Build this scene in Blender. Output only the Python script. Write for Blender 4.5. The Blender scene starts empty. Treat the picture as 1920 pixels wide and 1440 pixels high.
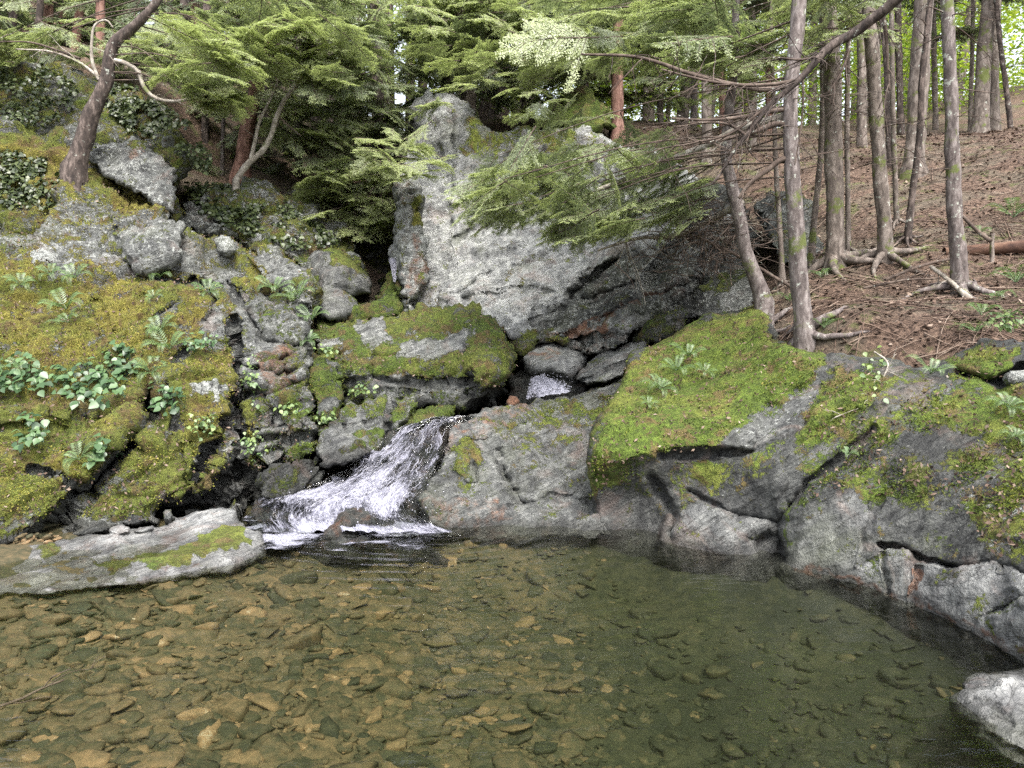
import bpy, math, random
import numpy as np

# ------------------------------------------------------------------ basics
R = random.Random(11)
rng = np.random.default_rng(11)
F, CX, CY = 1397.0, 960.0, 720.0
PITCH = math.atan(120 / 1397.0)
SP, CP = math.sin(PITCH), math.cos(PITCH)
CAMZ = 1.7
scene = bpy.context.scene
COL = scene.collection


def P(px, py, Y):
    """point seen at pixel (px,py) of the photograph standing at distance Y"""
    px, py, Y = np.broadcast_arrays(np.asarray(px, float), np.asarray(py, float), np.asarray(Y, float))
    r = (px - CX) / F
    up = (CY - py) / F
    dy = CP + SP * up
    dz = -SP + CP * up
    s = Y / dy
    return np.stack([r * s, Y, CAMZ + dz * s], -1)


def Yw(py):
    up = (CY - py) / F
    return CAMZ / (SP - CP * up) * (CP + SP * up)


def W(x, y):
    return (x, y, Yw(y))


def sm(a, b, x):
    t = np.clip((x - a) / (b - a + 1e-12), 0, 1)
    return t * t * (3 - 2 * t)


# ------------------------------------------------------------------ noise
def _hash(ix, iy, iz, seed=0):
    h = (ix.astype(np.int64) * 374761393 + iy.astype(np.int64) * 668265263 + iz.astype(np.int64) * 2147483647 + seed * 974634777) & 0xFFFFFFFF
    h = ((h ^ (h >> 13)) * 1274126177) & 0xFFFFFFFF
    h = (h ^ (h >> 16)) & 0xFFFFFFFF
    h = (h * 2246822519) & 0xFFFFFFFF
    return (h ^ (h >> 15)) & 0xFFFFFFFF


_G = np.array([(1, 1, 0), (-1, 1, 0), (1, -1, 0), (-1, -1, 0), (1, 0, 1), (-1, 0, 1), (1, 0, -1), (-1, 0, -1),
               (0, 1, 1), (0, -1, 1), (0, 1, -1), (0, -1, -1), (1, 1, 0), (-1, 1, 0), (0, -1, 1), (0, -1, -1)], float)


def perlin(p, seed=0):
    i = np.floor(p).astype(np.int64)
    f = p - i
    u = f * f * f * (f * (f * 6 - 15) + 10)
    out = 0
    for dx in (0, 1):
        wx = u[:, 0] if dx else 1 - u[:, 0]
        for dy in (0, 1):
            wy = u[:, 1] if dy else 1 - u[:, 1]
            for dz in (0, 1):
                wz = u[:, 2] if dz else 1 - u[:, 2]
                g = _G[_hash(i[:, 0] + dx, i[:, 1] + dy, i[:, 2] + dz, seed) & 15]
                d = f - np.array([dx, dy, dz])
                out = out + wx * wy * wz * (g * d).sum(1)
    return out


def fbm(p, o=4, seed=0, gain=0.5):
    a, s, out = 1.0, 1.0, 0
    for k in range(o):
        out = out + a * perlin(p * s + 17.3 * k, seed + k)
        a *= gain
        s *= 2.03
    return out


def worley(p, seed=0):
    i = np.floor(p).astype(np.int64)
    f1 = np.full(len(p), 9.0)
    f2 = np.full(len(p), 9.0)
    cid = np.zeros(len(p))
    for dx in (-1, 0, 1):
        for dy in (-1, 0, 1):
            for dz in (-1, 0, 1):
                c = i + np.array([dx, dy, dz])
                h = _hash(c[:, 0], c[:, 1], c[:, 2], seed)
                fp = np.stack([(h & 1023) / 1023.0, ((h >> 10) & 1023) / 1023.0, ((h >> 20) & 1023) / 1023.0], -1)
                d = np.sqrt((((c + fp) - p) ** 2).sum(1))
                near = d < f1
                f2 = np.where(near, f1, np.minimum(f2, d))
                cid = np.where(near, (_hash(c[:, 0], c[:, 1], c[:, 2], seed + 5) & 4095) / 4095.0, cid)
                f1 = np.where(near, d, f1)
    return f1, f2, cid


# ------------------------------------------------------------------ polygons
def inside(poly, x, y):
    poly = np.asarray(poly, float)
    res = np.zeros(x.shape, bool)
    n = len(poly)
    for a in range(n):
        x1, y1 = poly[a]
        x2, y2 = poly[(a + 1) % n]
        if y1 == y2:
            continue
        c = ((y1 > y) != (y2 > y)) & (x < (x2 - x1) * (y - y1) / (y2 - y1) + x1)
        res ^= c
    return res


def linedist(poly, x, y, closed=True, nearest=False):
    poly = np.asarray(poly, float)
    best = np.full(x.shape, 1e9)
    bx, by = x.copy(), y.copy()
    n = len(poly)
    for a in range(n if closed else n - 1):
        x1, y1 = poly[a]
        x2, y2 = poly[(a + 1) % n]
        dx, dy = x2 - x1, y2 - y1
        t = np.clip(((x - x1) * dx + (y - y1) * dy) / (dx * dx + dy * dy + 1e-9), 0, 1)
        qx, qy = x1 + t * dx, y1 + t * dy
        d = np.hypot(x - qx, y - qy)
        m = d < best
        best = np.where(m, d, best)
        if nearest:
            bx = np.where(m, qx, bx)
            by = np.where(m, qy, by)
    return (best, bx, by) if nearest else best


def polymask(poly, x, y, feather):
    d = linedist(poly, x, y)
    s = np.where(inside(poly, x, y), d, -d)
    return sm(-feather, feather, s)


def tps(c, kind='tps'):
    c = np.asarray(c, float)
    q = c[:, :2] / 300.0 if kind == 'tps' else c[:, :2]
    n = len(c)
    d = np.sqrt(((q[:, None] - q[None]) ** 2).sum(-1))
    K = d * d * np.log(d + 1e-9) if kind == 'tps' else d
    A = np.zeros((n + 3, n + 3))
    A[:n, :n] = K + np.eye(n) * (1e-3 if kind == 'tps' else 0)
    A[:n, n] = 1
    A[:n, n + 1:] = q
    A[n, :n] = 1
    A[n + 1:, :n] = q.T
    b = np.zeros(n + 3)
    b[:n] = c[:, 2]
    w = np.linalg.solve(A, b)

    def ev(x, y):
        x = np.asarray(x, float)
        y = np.asarray(y, float)
        sh = x.shape
        pt = np.stack([x.ravel(), y.ravel()], -1)
        if kind == 'tps':
            pt = pt / 300.0
        out = np.empty(len(pt))
        for k in range(0, len(pt), 20000):
            s = pt[k:k + 20000]
            d = np.sqrt(((s[:, None] - q[None]) ** 2).sum(-1))
            Kx = d * d * np.log(d + 1e-9) if kind == 'tps' else d
            out[k:k + 20000] = Kx @ w[:n] + w[n] + s @ w[n + 1:]
        return out.reshape(sh)
    return ev


# ------------------------------------------------------------------ mesh helpers
def tag(o, label=None, cat=None, group=None, kind=None):
    if label:
        o['label'] = label
    if cat:
        o['category'] = cat
    if group:
        o['group'] = group
    if kind:
        o['kind'] = kind
    return o


def empty(name, loc, label, cat, group=None):
    o = bpy.data.objects.new(name, None)
    COL.objects.link(o)
    o.location = loc
    o.empty_display_size = 0.1
    return tag(o, label, cat, group)


def mk_mesh(name, v, q, mats, smooth=True, tint=None, midx=None):
    me = bpy.data.meshes.new(name)
    v = np.ascontiguousarray(v, np.float32)
    q = np.ascontiguousarray(q, np.int32)
    me.vertices.add(len(v))
    me.vertices.foreach_set('co', v.ravel())
    me.loops.add(q.size)
    me.loops.foreach_set('vertex_index', q.ravel())
    me.polygons.add(len(q))
    me.polygons.foreach_set('loop_start', np.arange(0, q.size, 4, dtype=np.int32))
    if smooth:
        me.polygons.foreach_set('use_smooth', np.ones(len(q), bool))
    for m in mats:
        me.materials.append(m)
    if midx is not None:
        me.polygons.foreach_set('material_index', np.ascontiguousarray(midx, np.int32))
    if tint is not None:
        a = me.attributes.new('tint', 'FLOAT', 'POINT')
        a.data.foreach_set('value', np.ascontiguousarray(tint, np.float32))
    me.update(calc_edges=True)
    return me


def link(name, me, parent=None):
    o = bpy.data.objects.new(name, me)
    COL.objects.link(o)
    if parent is not None:
        o.parent = parent
        o.matrix_parent_inverse = parent.matrix_basis.inverted()
    return o


class MB:
    def __init__(s):
        s.v, s.q, s.t, s.m, s.n = [], [], [], [], 0

    def add(s, v, q, t=0.5, m=0):
        v = np.asarray(v, float)
        q = np.asarray(q, int)
        s.v.append(v)
        s.q.append(q + s.n)
        s.t.append(np.broadcast_to(np.asarray(t, float), (len(v),)))
        s.m.append(np.full(len(q), m))
        s.n += len(v)

    def build(s, name, mats, parent=None, smooth=True):
        me = mk_mesh(name, np.concatenate(s.v), np.concatenate(s.q), mats, smooth, np.concatenate(s.t), np.concatenate(s.m))
        return link(name, me, parent)


def norm(a):
    return a / (np.linalg.norm(a, axis=-1, keepdims=True) + 1e-12)


def tube(pts, rad, sides=8, rough=0.0, seed=0, flat=1.0):
    pts = np.asarray(pts, float)
    rad = np.asarray(rad, float)
    pts = np.vstack([pts, pts[-1] + (pts[-1] - pts[-2]) * 0.02])
    rad = np.append(rad, 1e-4)
    n = len(pts)
    tan = norm(np.gradient(pts, axis=0))
    ref = np.array([0.0, 1.0, 0.03])
    if abs(tan[0] @ ref) > 0.9:
        ref = np.array([1.0, 0.02, 0.0])
    u = norm(np.cross(tan, ref))
    w = np.cross(tan, u)
    a = np.arange(sides) / sides * 2 * math.pi
    ring = (u[:, None] * np.cos(a)[None, :, None] + w[:, None] * np.sin(a)[None, :, None] * flat) * rad[:, None, None]
    v = pts[:, None] + ring
    v = v.reshape(-1, 3)
    if rough > 0:
        rr = np.repeat(rad, sides)
        dirs = norm(ring.reshape(-1, 3))
        k = 1.0 / max(rad.max(), .01)
        v = v + dirs * (rr * rough * (fbm(v * np.array([k, k, k * .35]), 3, seed)))[:, None]
    i = np.arange(n - 1)[:, None] * sides
    j = np.arange(sides)[None]
    q = np.stack([i + j, i + (j + 1) % sides, i + sides + (j + 1) % sides, i + sides + j], -1).reshape(-1, 4)
    return v, q


def smooth_path(pts, n):
    pts = np.asarray(pts, float)
    if len(pts) < 3:
        t = np.linspace(0, 1, n)[:, None]
        return pts[0] * (1 - t) + pts[-1] * t
    d = np.r_[0, np.cumsum(np.linalg.norm(np.diff(pts, axis=0), axis=1))]
    tt = np.linspace(0, d[-1], n)
    m = np.gradient(pts, d, axis=0)
    k = np.clip(np.searchsorted(d, tt, 'right') - 1, 0, len(d) - 2)
    h = (d[k + 1] - d[k])[:, None]
    s = ((tt - d[k]) / (d[k + 1] - d[k]))[:, None]
    return ((2 * s**3 - 3 * s**2 + 1) * pts[k] + (s**3 - 2 * s**2 + s) * h * m[k] + (-2 * s**3 + 3 * s**2) * pts[k + 1] + (s**3 - s**2) * h * m[k + 1])


def cubesphere(n):
    v, q = [], []
    off = 0
    lin = np.tan(np.linspace(-1, 1, n + 1) * math.pi / 4)
    for ax in range(3):
        for sg in (-1, 1):
            a, b = np.meshgrid(lin, lin, indexing='ij')
            p = np.zeros((n + 1, n + 1, 3))
            p[..., ax] = sg
            p[..., (ax + 1) % 3] = a * sg
            p[..., (ax + 2) % 3] = b
            v.append(norm(p.reshape(-1, 3)))
            i, j = np.meshgrid(np.arange(n), np.arange(n), indexing='ij')
            k = (i * (n + 1) + j).ravel() + off
            q.append(np.stack([k, k + n + 1, k + n + 2, k + 1], -1))
            off += (n + 1) ** 2
    v, q = np.vstack(v), np.vstack(q)
    key = np.round(v, 5)
    _, idx, inv = np.unique(key, axis=0, return_index=True, return_inverse=True)
    return v[idx], inv.reshape(-1)[q]


# ------------------------------------------------------------------ materials
def new_mat(name):
    m = bpy.data.materials.new(name)
    m.use_nodes = True
    nt = m.node_tree
    nt.nodes.clear()
    return m, nt


class NT:
    def __init__(s, nt):
        s.nt = nt

    def n(s, typ, **kw):
        nd = s.nt.nodes.new('ShaderNode' + typ)
        for k, v in kw.items():
            if k.startswith('i_'):
                key = k[2:].replace('_', ' ')
                sk = nd.inputs[int(key)] if key.isdigit() else nd.inputs[key]
                if isinstance(v, bpy.types.NodeSocket):
                    s.nt.links.new(v, sk)
                else:
                    sk.default_value = v
            else:
                setattr(nd, k, v)
        return nd

    def math(s, op, a, b=0.0, c=0.0, clamp=False):
        return s.n('Math', operation=op, i_0=a, i_1=b, i_2=c, use_clamp=clamp).outputs[0]

    def noise(s, vec, scale, detail=4, rough=0.55, dist=0.0):
        return s.n('TexNoise', i_Vector=vec, i_Scale=scale, i_Detail=detail, i_Roughness=rough, i_Distortion=dist).outputs['Fac']

    def ramp(s, fac, stops, interp='LINEAR'):
        nd = s.n('ValToRGB', i_0=fac)
        cr = nd.color_ramp
        cr.interpolation = interp
        while len(cr.elements) < len(stops):
            cr.elements.new(0.5)
        for e, (p, c) in zip(cr.elements, stops):
            e.position = p
            e.color = (*c, 1) if len(c) == 3 else c
        return nd.outputs[0]

    def mix(s, fac, a, b, blend='MIX'):
        nd = s.n('Mix', data_type='RGBA', blend_type=blend)
        for k, v in ((0, fac), (6, a), (7, b)):
            if isinstance(v, bpy.types.NodeSocket):
                s.nt.links.new(v, nd.inputs[k])
            elif k == 0:
                nd.inputs[k].default_value = v
            else:
                nd.inputs[k].default_value = (*v, 1)
        return nd.outputs[2]

    def remap(s, v, a, b, c=0.0, d=1.0):
        return s.n('MapRange', i_0=v, i_1=a, i_2=b, i_3=c, i_4=d, interpolation_type='SMOOTHSTEP').outputs[0]

    def out(s, surf):
        o = s.n('OutputMaterial')
        s.nt.links.new(surf, o.inputs['Surface'])
        return o


def mat_rock():
    m, nt = new_mat('rock')
    g = NT(nt)
    co = g.n('TexCoord').outputs['Object']
    rot = g.n('Mapping', i_Vector=co, i_Rotation=(math.radians(18), math.radians(30), 0)).outputs[0]
    st = g.n('Mapping', i_Vector=rot, i_Scale=(0.8, 0.8, 6)).outputs[0]
    A = g.n('SeparateColor', i_0=g.n('Attribute', attribute_name='mask_a').outputs['Color']).outputs
    nb_ = g.n('Attribute', attribute_name='mask_b')
    B = g.n('SeparateColor', i_0=nb_.outputs['Color']).outputs
    plain = nb_.outputs['Alpha']
    moss, hue, lich = A
    wet, rust, tone = B
    n_str = g.noise(st, 2.6, 6, 0.62, 0.9)
    n_big = g.noise(co, 1.6, 5, 0.6, 0.4)
    n_fine = g.noise(co, 42, 4, 0.7)
    n_mid = g.noise(co, 9, 6, 0.65, 0.3)
    val = g.math('ADD', g.math('MULTIPLY', n_str, 0.5), g.math('MULTIPLY', n_mid, 0.5))
    val = g.math('MULTIPLY_ADD', g.math('SUBTRACT', val, 0.5), 2.3, 0.5)
    val = g.math('ADD', val, g.math('MULTIPLY', g.math('SUBTRACT', n_fine, 0.5), 0.9))
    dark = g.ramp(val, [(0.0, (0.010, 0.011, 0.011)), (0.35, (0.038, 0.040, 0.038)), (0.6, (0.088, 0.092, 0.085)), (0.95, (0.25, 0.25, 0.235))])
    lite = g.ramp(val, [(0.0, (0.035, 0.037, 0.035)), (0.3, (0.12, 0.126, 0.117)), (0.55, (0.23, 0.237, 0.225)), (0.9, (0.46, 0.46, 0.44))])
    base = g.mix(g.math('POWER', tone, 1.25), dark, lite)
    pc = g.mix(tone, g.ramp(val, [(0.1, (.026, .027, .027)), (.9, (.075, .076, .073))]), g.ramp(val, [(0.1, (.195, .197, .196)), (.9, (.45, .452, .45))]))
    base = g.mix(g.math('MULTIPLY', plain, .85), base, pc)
    # rain streaks, fractures and grain that belong to the stone
    sk = g.noise(g.n('Mapping', i_Vector=co, i_Scale=(7, 7, .8)).outputs[0], 1.0, 5, 0.65, 0.5)
    base = g.mix(1.0, base, g.ramp(g.remap(sk, 0.36, 0.62), [(0, (.58, .58, .59)), (1, (1.1, 1.1, 1.08))]), 'MULTIPLY')
    fr = g.math('ABSOLUTE', g.math('SUBTRACT', g.noise(st, 1.5, 6, 0.6, 1.4), 0.5))
    fr2 = g.math('ABSOLUTE', g.math('SUBTRACT', g.noise(co, 2.7, 4, 0.55, 0.8), 0.5))
    frac = g.math('MINIMUM', g.remap(fr, 0.0, 0.016, 0.25, 1.0), g.remap(fr2, 0.0, 0.007, 0.35, 1.0))
    frm = g.n('CombineColor', i_0=frac, i_1=frac, i_2=frac).outputs[0]
    base = g.mix(1.0, base, frm, 'MULTIPLY')
    base = g.mix(g.math('MULTIPLY', g.remap(n_big, 0.5, 0.72), 0.45), base, (0.13, 0.14, 0.095))
    base = g.mix(g.math('MULTIPLY', g.remap(g.noise(co, 2.3, 4, 0.6, 1.2), 0.54, 0.7), 0.35), base, (0.20, 0.14, 0.115))
    # lichen blotches
    nl = g.noise(co, 17, 6, 0.8, 0.2)
    lf = g.math('SUBTRACT', g.math('ADD', nl, g.math('MULTIPLY', lich, 0.22)), 0.66)
    lf = g.remap(lf, 0.0, 0.05)
    lc = g.ramp(n_fine, [(0.3, (0.15, 0.157, 0.145)), (0.6, (0.42, 0.435, 0.405))])
    base = g.mix(g.math('MULTIPLY', lf, 0.85), base, lc)
    nl2 = g.n('TexVoronoi', i_Vector=co, i_Scale=21.0, i_Randomness=1.0)
    spot = g.remap(g.math('SUBTRACT', g.math('MULTIPLY', lich, 0.36), g.math('ADD', nl2.outputs['Distance'], g.math('MULTIPLY', n_mid, 0.25))), 0.0, 0.05)
    base = g.mix(g.math('MULTIPLY', spot, 0.7), base, lc)
    # rust
    rf = g.remap(g.math('ADD', rust, g.math('MULTIPLY', g.math('SUBTRACT', n_mid, 0.5), 1.6)), 0.3, 0.75)
    base = g.mix(g.math('MULTIPLY', rf, 0.85), base, g.ramp(n_fine, [(0.3, (0.055, 0.022, 0.012)), (0.7, (0.22, 0.105, 0.055))]))
    # moss
    nm = g.math('ADD', g.math('MULTIPLY', g.noise(co, 4.5, 8, 0.75, 0.5), 0.8), g.math('MULTIPLY', g.noise(co, 45, 3, 0.6), 0.25))
    mf = g.remap(g.math('ADD', moss, g.math('MULTIPLY', g.math('SUBTRACT', nm, 0.525), 3.3)), 0.38, 0.58)
    nh = g.math('ADD', hue, g.math('MULTIPLY', g.math('SUBTRACT', g.noise(co, 2.1, 6, 0.7), 0.5), 2.2))
    nf2 = g.math('ADD', g.math('MULTIPLY', g.noise(co, 16, 7, 0.78, 0.3), 0.6), g.math('MULTIPLY', g.noise(co, 75, 3, 0.7), 0.4))
    nf2 = g.math('MULTIPLY_ADD', g.math('SUBTRACT', nf2, 0.5), 1.9, 0.5)
    ochre = g.ramp(nf2, [(0.1, (0.042, 0.035, 0.011)), (0.45, (0.162, 0.140, 0.026)), (0.65, (0.270, 0.240, 0.046)), (0.95, (0.432, 0.416, 0.110))])
    olive = g.ramp(nf2, [(0.1, (0.026, 0.030, 0.009)), (0.45, (0.102, 0.117, 0.020)), (0.65, (0.180, 0.208, 0.035)), (0.95, (0.360, 0.403, 0.094))])
    green = g.ramp(nf2, [(0.1, (0.014, 0.022, 0.004)), (0.45, (0.058, 0.086, 0.011)), (0.65, (0.114, 0.169, 0.020)), (0.95, (0.264, 0.364, 0.066))])
    mc = g.mix(g.remap(nh, 0.05, 0.45), ochre, olive)
    mc = g.mix(g.remap(nh, 0.5, 0.9), mc, green)
    mc = g.mix(g.math('MULTIPLY', g.remap(g.noise(co, 4.7, 7, 0.75, 0.5), 0.50, 0.60), 0.75), mc, g.ramp(n_fine, [(0.3, (0.05, 0.028, 0.012)), (0.7, (0.2, 0.125, 0.06))]))
    base = g.mix(mf, base, mc)
    # wet, and undercut shade painted through it: darker, glossier
    wn = g.math('MULTIPLY', wet, g.remap(n_mid, 0.2, 0.6, 0.6, 1.0), clamp=True)
    base = g.mix(g.math('MULTIPLY', wn, 0.8), base, g.mix(1.0, base, (0.28, 0.27, 0.26), 'MULTIPLY'))
    rough = g.math('MULTIPLY_ADD', wn, -0.55, 0.88)
    hgt = g.math('ADD', g.math('MULTIPLY', val, 1.0), g.math('MULTIPLY', mf, g.math('MULTIPLY_ADD', nf2, 1.3, 0.15)))
    bump = g.n('Bump', i_Strength=g.math('MULTIPLY_ADD', plain, -.45, 1.0), i_Distance=0.05, i_Height=hgt).outputs[0]
    bs = g.n('BsdfPrincipled', i_Base_Color=base, i_Roughness=rough, i_Normal=bump)
    bs.inputs['Specular IOR Level'].default_value = 0.35
    g.out(bs.outputs[0])
    return m


def mat_simple(name, stops, scale=20, stretch=(1, 1, 1), rough=0.85, bump=0.4, attr=False, moss=0.0, lichen=0.0, dist=0.01):
    m, nt = new_mat(name)
    g = NT(nt)
    co = g.n('TexCoord').outputs['Object']
    mp = g.n('Mapping', i_Vector=co, i_Scale=stretch).outputs[0]
    n1 = g.noise(mp, scale, 6, 0.68, 0.3)
    if attr:
        t = g.n('Attribute', attribute_name='tint').outputs['Fac']
        fac = g.math('ADD', g.math('MULTIPLY', n1, 0.9), g.math('MULTIPLY', t, 0.7))
        fac = g.math('SUBTRACT', fac, 0.3)
    else:
        fac = n1
    c = g.ramp(fac, stops)
    if lichen:
        l = g.remap(g.noise(co, 13, 5, 0.72), 0.68 - lichen * .2, 0.72 - lichen * .2)
        c = g.mix(g.math('MULTIPLY', l, 0.75), c, (0.42, 0.44, 0.38))
    if moss:
        z = g.noise(co, 4.0, 5, 0.65)
        c = g.mix(g.math('MULTIPLY', g.remap(z, 0.62 - moss * .25, 0.70 - moss * .25), 0.8), c, (0.09, 0.115, 0.02))
    b = g.n('Bump', i_Strength=bump, i_Distance=dist, i_Height=n1).outputs[0]
    bs = g.n('BsdfPrincipled', i_Base_Color=c, i_Roughness=rough, i_Normal=b)
    bs.inputs['Specular IOR Level'].default_value = 0.3
    g.out(bs.outputs[0])
    return m


def mat_leaf(name, stops, trans=0.4, rough=0.6, gloss=0.06):
    m, nt = new_mat(name)
    g = NT(nt)
    t = g.n('Attribute', attribute_name='tint').outputs['Fac']
    c = g.ramp(t, stops)
    d = g.n('BsdfDiffuse', i_Color=c).outputs[0]
    tr = g.n('BsdfTranslucent', i_Color=g.mix(0.5, c, (0.9, 1.0, 0.35), 'MULTIPLY')).outputs[0]
    s = g.n('MixShader', i_0=trans, i_1=d, i_2=tr).outputs[0]
    gl = g.n('BsdfGlossy', i_Roughness=rough * .8).outputs[0]
    s = g.n('MixShader', i_0=gloss, i_1=s, i_2=gl).outputs[0]
    g.out(s)
    return m


M = {}
M['rock'] = mat_rock()
M['hemlock'] = mat_leaf('hemlock_needles', [(0.0, (0.055, 0.072, 0.048)), (0.35, (0.13, 0.165, 0.10)), (0.65, (0.23, 0.272, 0.15)), (1.0, (0.38, 0.43, 0.20))], 0.5)
M['broad'] = mat_leaf('broadleaf_leaves', [(0.0, (0.07, 0.12, 0.025)), (0.5, (0.20, 0.30, 0.045)), (1.0, (0.42, 0.50, 0.07))], 0.5)
M['fern'] = mat_leaf('fern_fronds', [(0.0, (0.03, 0.055, 0.022)), (0.5, (0.10, 0.17, 0.06)), (1.0, (0.22, 0.30, 0.08))], 0.35)
M['heart'] = mat_leaf('heart_leaves', [(0.0, (0.022, 0.048, 0.02)), (0.5, (0.065, 0.125, 0.05)), (1.0, (0.13, 0.215, 0.085))], 0.3, 0.5, 0.05)
M['vine'] = mat_leaf('vine_leaves', [(0.0, (0.016, 0.026, 0.01)), (0.5, (0.042, 0.06, 0.02)), (1.0, (0.105, 0.13, 0.05))], 0.25, 0.5, 0.05)
M['bark_brown'] = mat_simple('bark_brown', [(0.3, (0.035, 0.028, 0.024)), (0.5, (0.125, 0.102, 0.086)), (0.7, (0.27, 0.23, 0.2))], 16, (1, 1, .4), .9, .9, moss=.25, lichen=.35)
M['bark_grey'] = mat_simple('bark_grey', [(0.3, (0.035, 0.028, 0.026)), (0.5, (0.125, 0.103, 0.095)), (0.7, (0.29, 0.255, 0.24))], 20, (1, 1, .35), .9, .9, moss=.2, lichen=.42)
M['bark_red'] = mat_simple('bark_red', [(0.3, (0.05, 0.028, 0.022)), (0.5, (0.16, 0.085, 0.065)), (0.7, (0.30, 0.19, 0.15))], 14, (1, 1, .35), .9, .9)
M['bark_dark'] = mat_simple('bark_dark', [(0.3, (0.016, 0.013, 0.012)), (0.5, (0.055, 0.042, 0.036)), (0.7, (0.19, 0.15, 0.13))], 18, (1, 1, .4), .9, .9, lichen=.35)
M['twig'] = mat_simple('bare_twig', [(0.3, (0.03, 0.023, 0.019)), (0.5, (0.075, 0.054, 0.043)), (0.75, (0.19, 0.15, 0.12))], 8, (1, 1, 1), .9, .3, lichen=.3)
M['twig_pale'] = mat_simple('pale_dead_wood', [(0.3, (0.10, 0.085, 0.07)), (0.5, (0.27, 0.24, 0.20)), (0.75, (0.5, 0.47, 0.42))], 14, (1, 1, 1), .9, .5, moss=.2)
M['litter'] = mat_simple('fallen_needles_and_leaves', [(0.15, (0.02, 0.013, 0.01)), (0.45, (0.07, 0.045, 0.034)), (0.7, (0.14, 0.095, 0.07)), (0.95, (0.3, 0.24, 0.19))], 6, (1, 1, 1), .9, .1, attr=True)
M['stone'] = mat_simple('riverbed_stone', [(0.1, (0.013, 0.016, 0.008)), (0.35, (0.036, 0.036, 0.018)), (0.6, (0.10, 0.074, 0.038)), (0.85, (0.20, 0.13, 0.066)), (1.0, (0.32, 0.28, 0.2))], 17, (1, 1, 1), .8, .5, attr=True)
M['log'] = mat_simple('rotten_log', [(0.3, (0.025, 0.013, 0.01)), (0.5, (0.085, 0.045, 0.03)), (0.7, (0.19, 0.12, 0.08))], 10, (.3, 1, 1), .9, .8, moss=.1)


def mat_floor():
    m, nt = new_mat('forest_floor')
    g = NT(nt)
    co = g.n('TexCoord').outputs['Object']
    n1 = g.noise(co, 26, 6, 0.75, 0.6)
    n2 = g.noise(co, 1.1, 5, 0.6)
    n3 = g.noise(co, 4, 5, 0.65)
    c = g.ramp(n1, [(0.28, (0.02, 0.011, 0.008)), (0.45, (0.07, 0.043, 0.029)), (0.58, (0.14, 0.09, 0.062)), (0.75, (0.27, 0.2, 0.145))])
    c2 = g.ramp(n1, [(0.28, (0.02, 0.016, 0.011)), (0.5, (0.085, 0.065, 0.045)), (0.7, (0.2, 0.16, 0.11))])
    c = g.mix(g.remap(n2, 0.45, 0.6), c, c2)
    c = g.mix(g.math('MULTIPLY', g.remap(n3, 0.54, 0.62), 0.7), c, (0.075, 0.085, 0.022))
    b = g.n('Bump', i_Strength=0.8, i_Distance=0.04, i_Height=n1).outputs[0]
    g.out(g.n('BsdfPrincipled', i_Base_Color=c, i_Roughness=.95, i_Normal=b).outputs[0])
    return m


M['floor'] = mat_floor()


def mat_water():
    m, nt = new_mat('pool_water')
    g = NT(nt)
    co = g.n('TexCoord').outputs['Object']
    mp = g.n('Mapping', i_Vector=co, i_Scale=(1.0, 3.0, 1)).outputs[0]
    h = g.noise(mp, 5.5, 3, 0.55, 0.4)
    h2 = g.noise(mp, 1.6, 2, 0.5, 0.2)
    hh = g.math('MULTIPLY_ADD', h2, 1.4, g.math('MULTIPLY', h, 0.55))
    b = g.n('Bump', i_Strength=0.28, i_Distance=0.022, i_Height=hh).outputs[0]
    fr = g.n('Fresnel', i_IOR=1.33, i_Normal=b).outputs[0]
    tr = g.n('BsdfTransparent', i_Color=(0.97, 0.98, 0.94, 1)).outputs[0]
    gl = g.n('BsdfGlossy', i_Roughness=0.02, i_Normal=b).outputs[0]
    s = g.n('MixShader', i_0=fr, i_1=tr, i_2=gl).outputs[0]
    o = g.out(s)
    va = g.n('VolumeAbsorption', i_Color=(0.56, 0.63, 0.40, 1), i_Density=.72).outputs[0]
    vsc = g.n('VolumeScatter', i_Color=(0.80, 0.85, 0.55, 1), i_Density=0.07, i_Anisotropy=0.3).outputs[0]
    va = g.n('AddShader', i_0=va, i_1=vsc).outputs[0]
    nt.links.new(va, o.inputs['Volume'])
    return m


M['water'] = mat_water()


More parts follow.
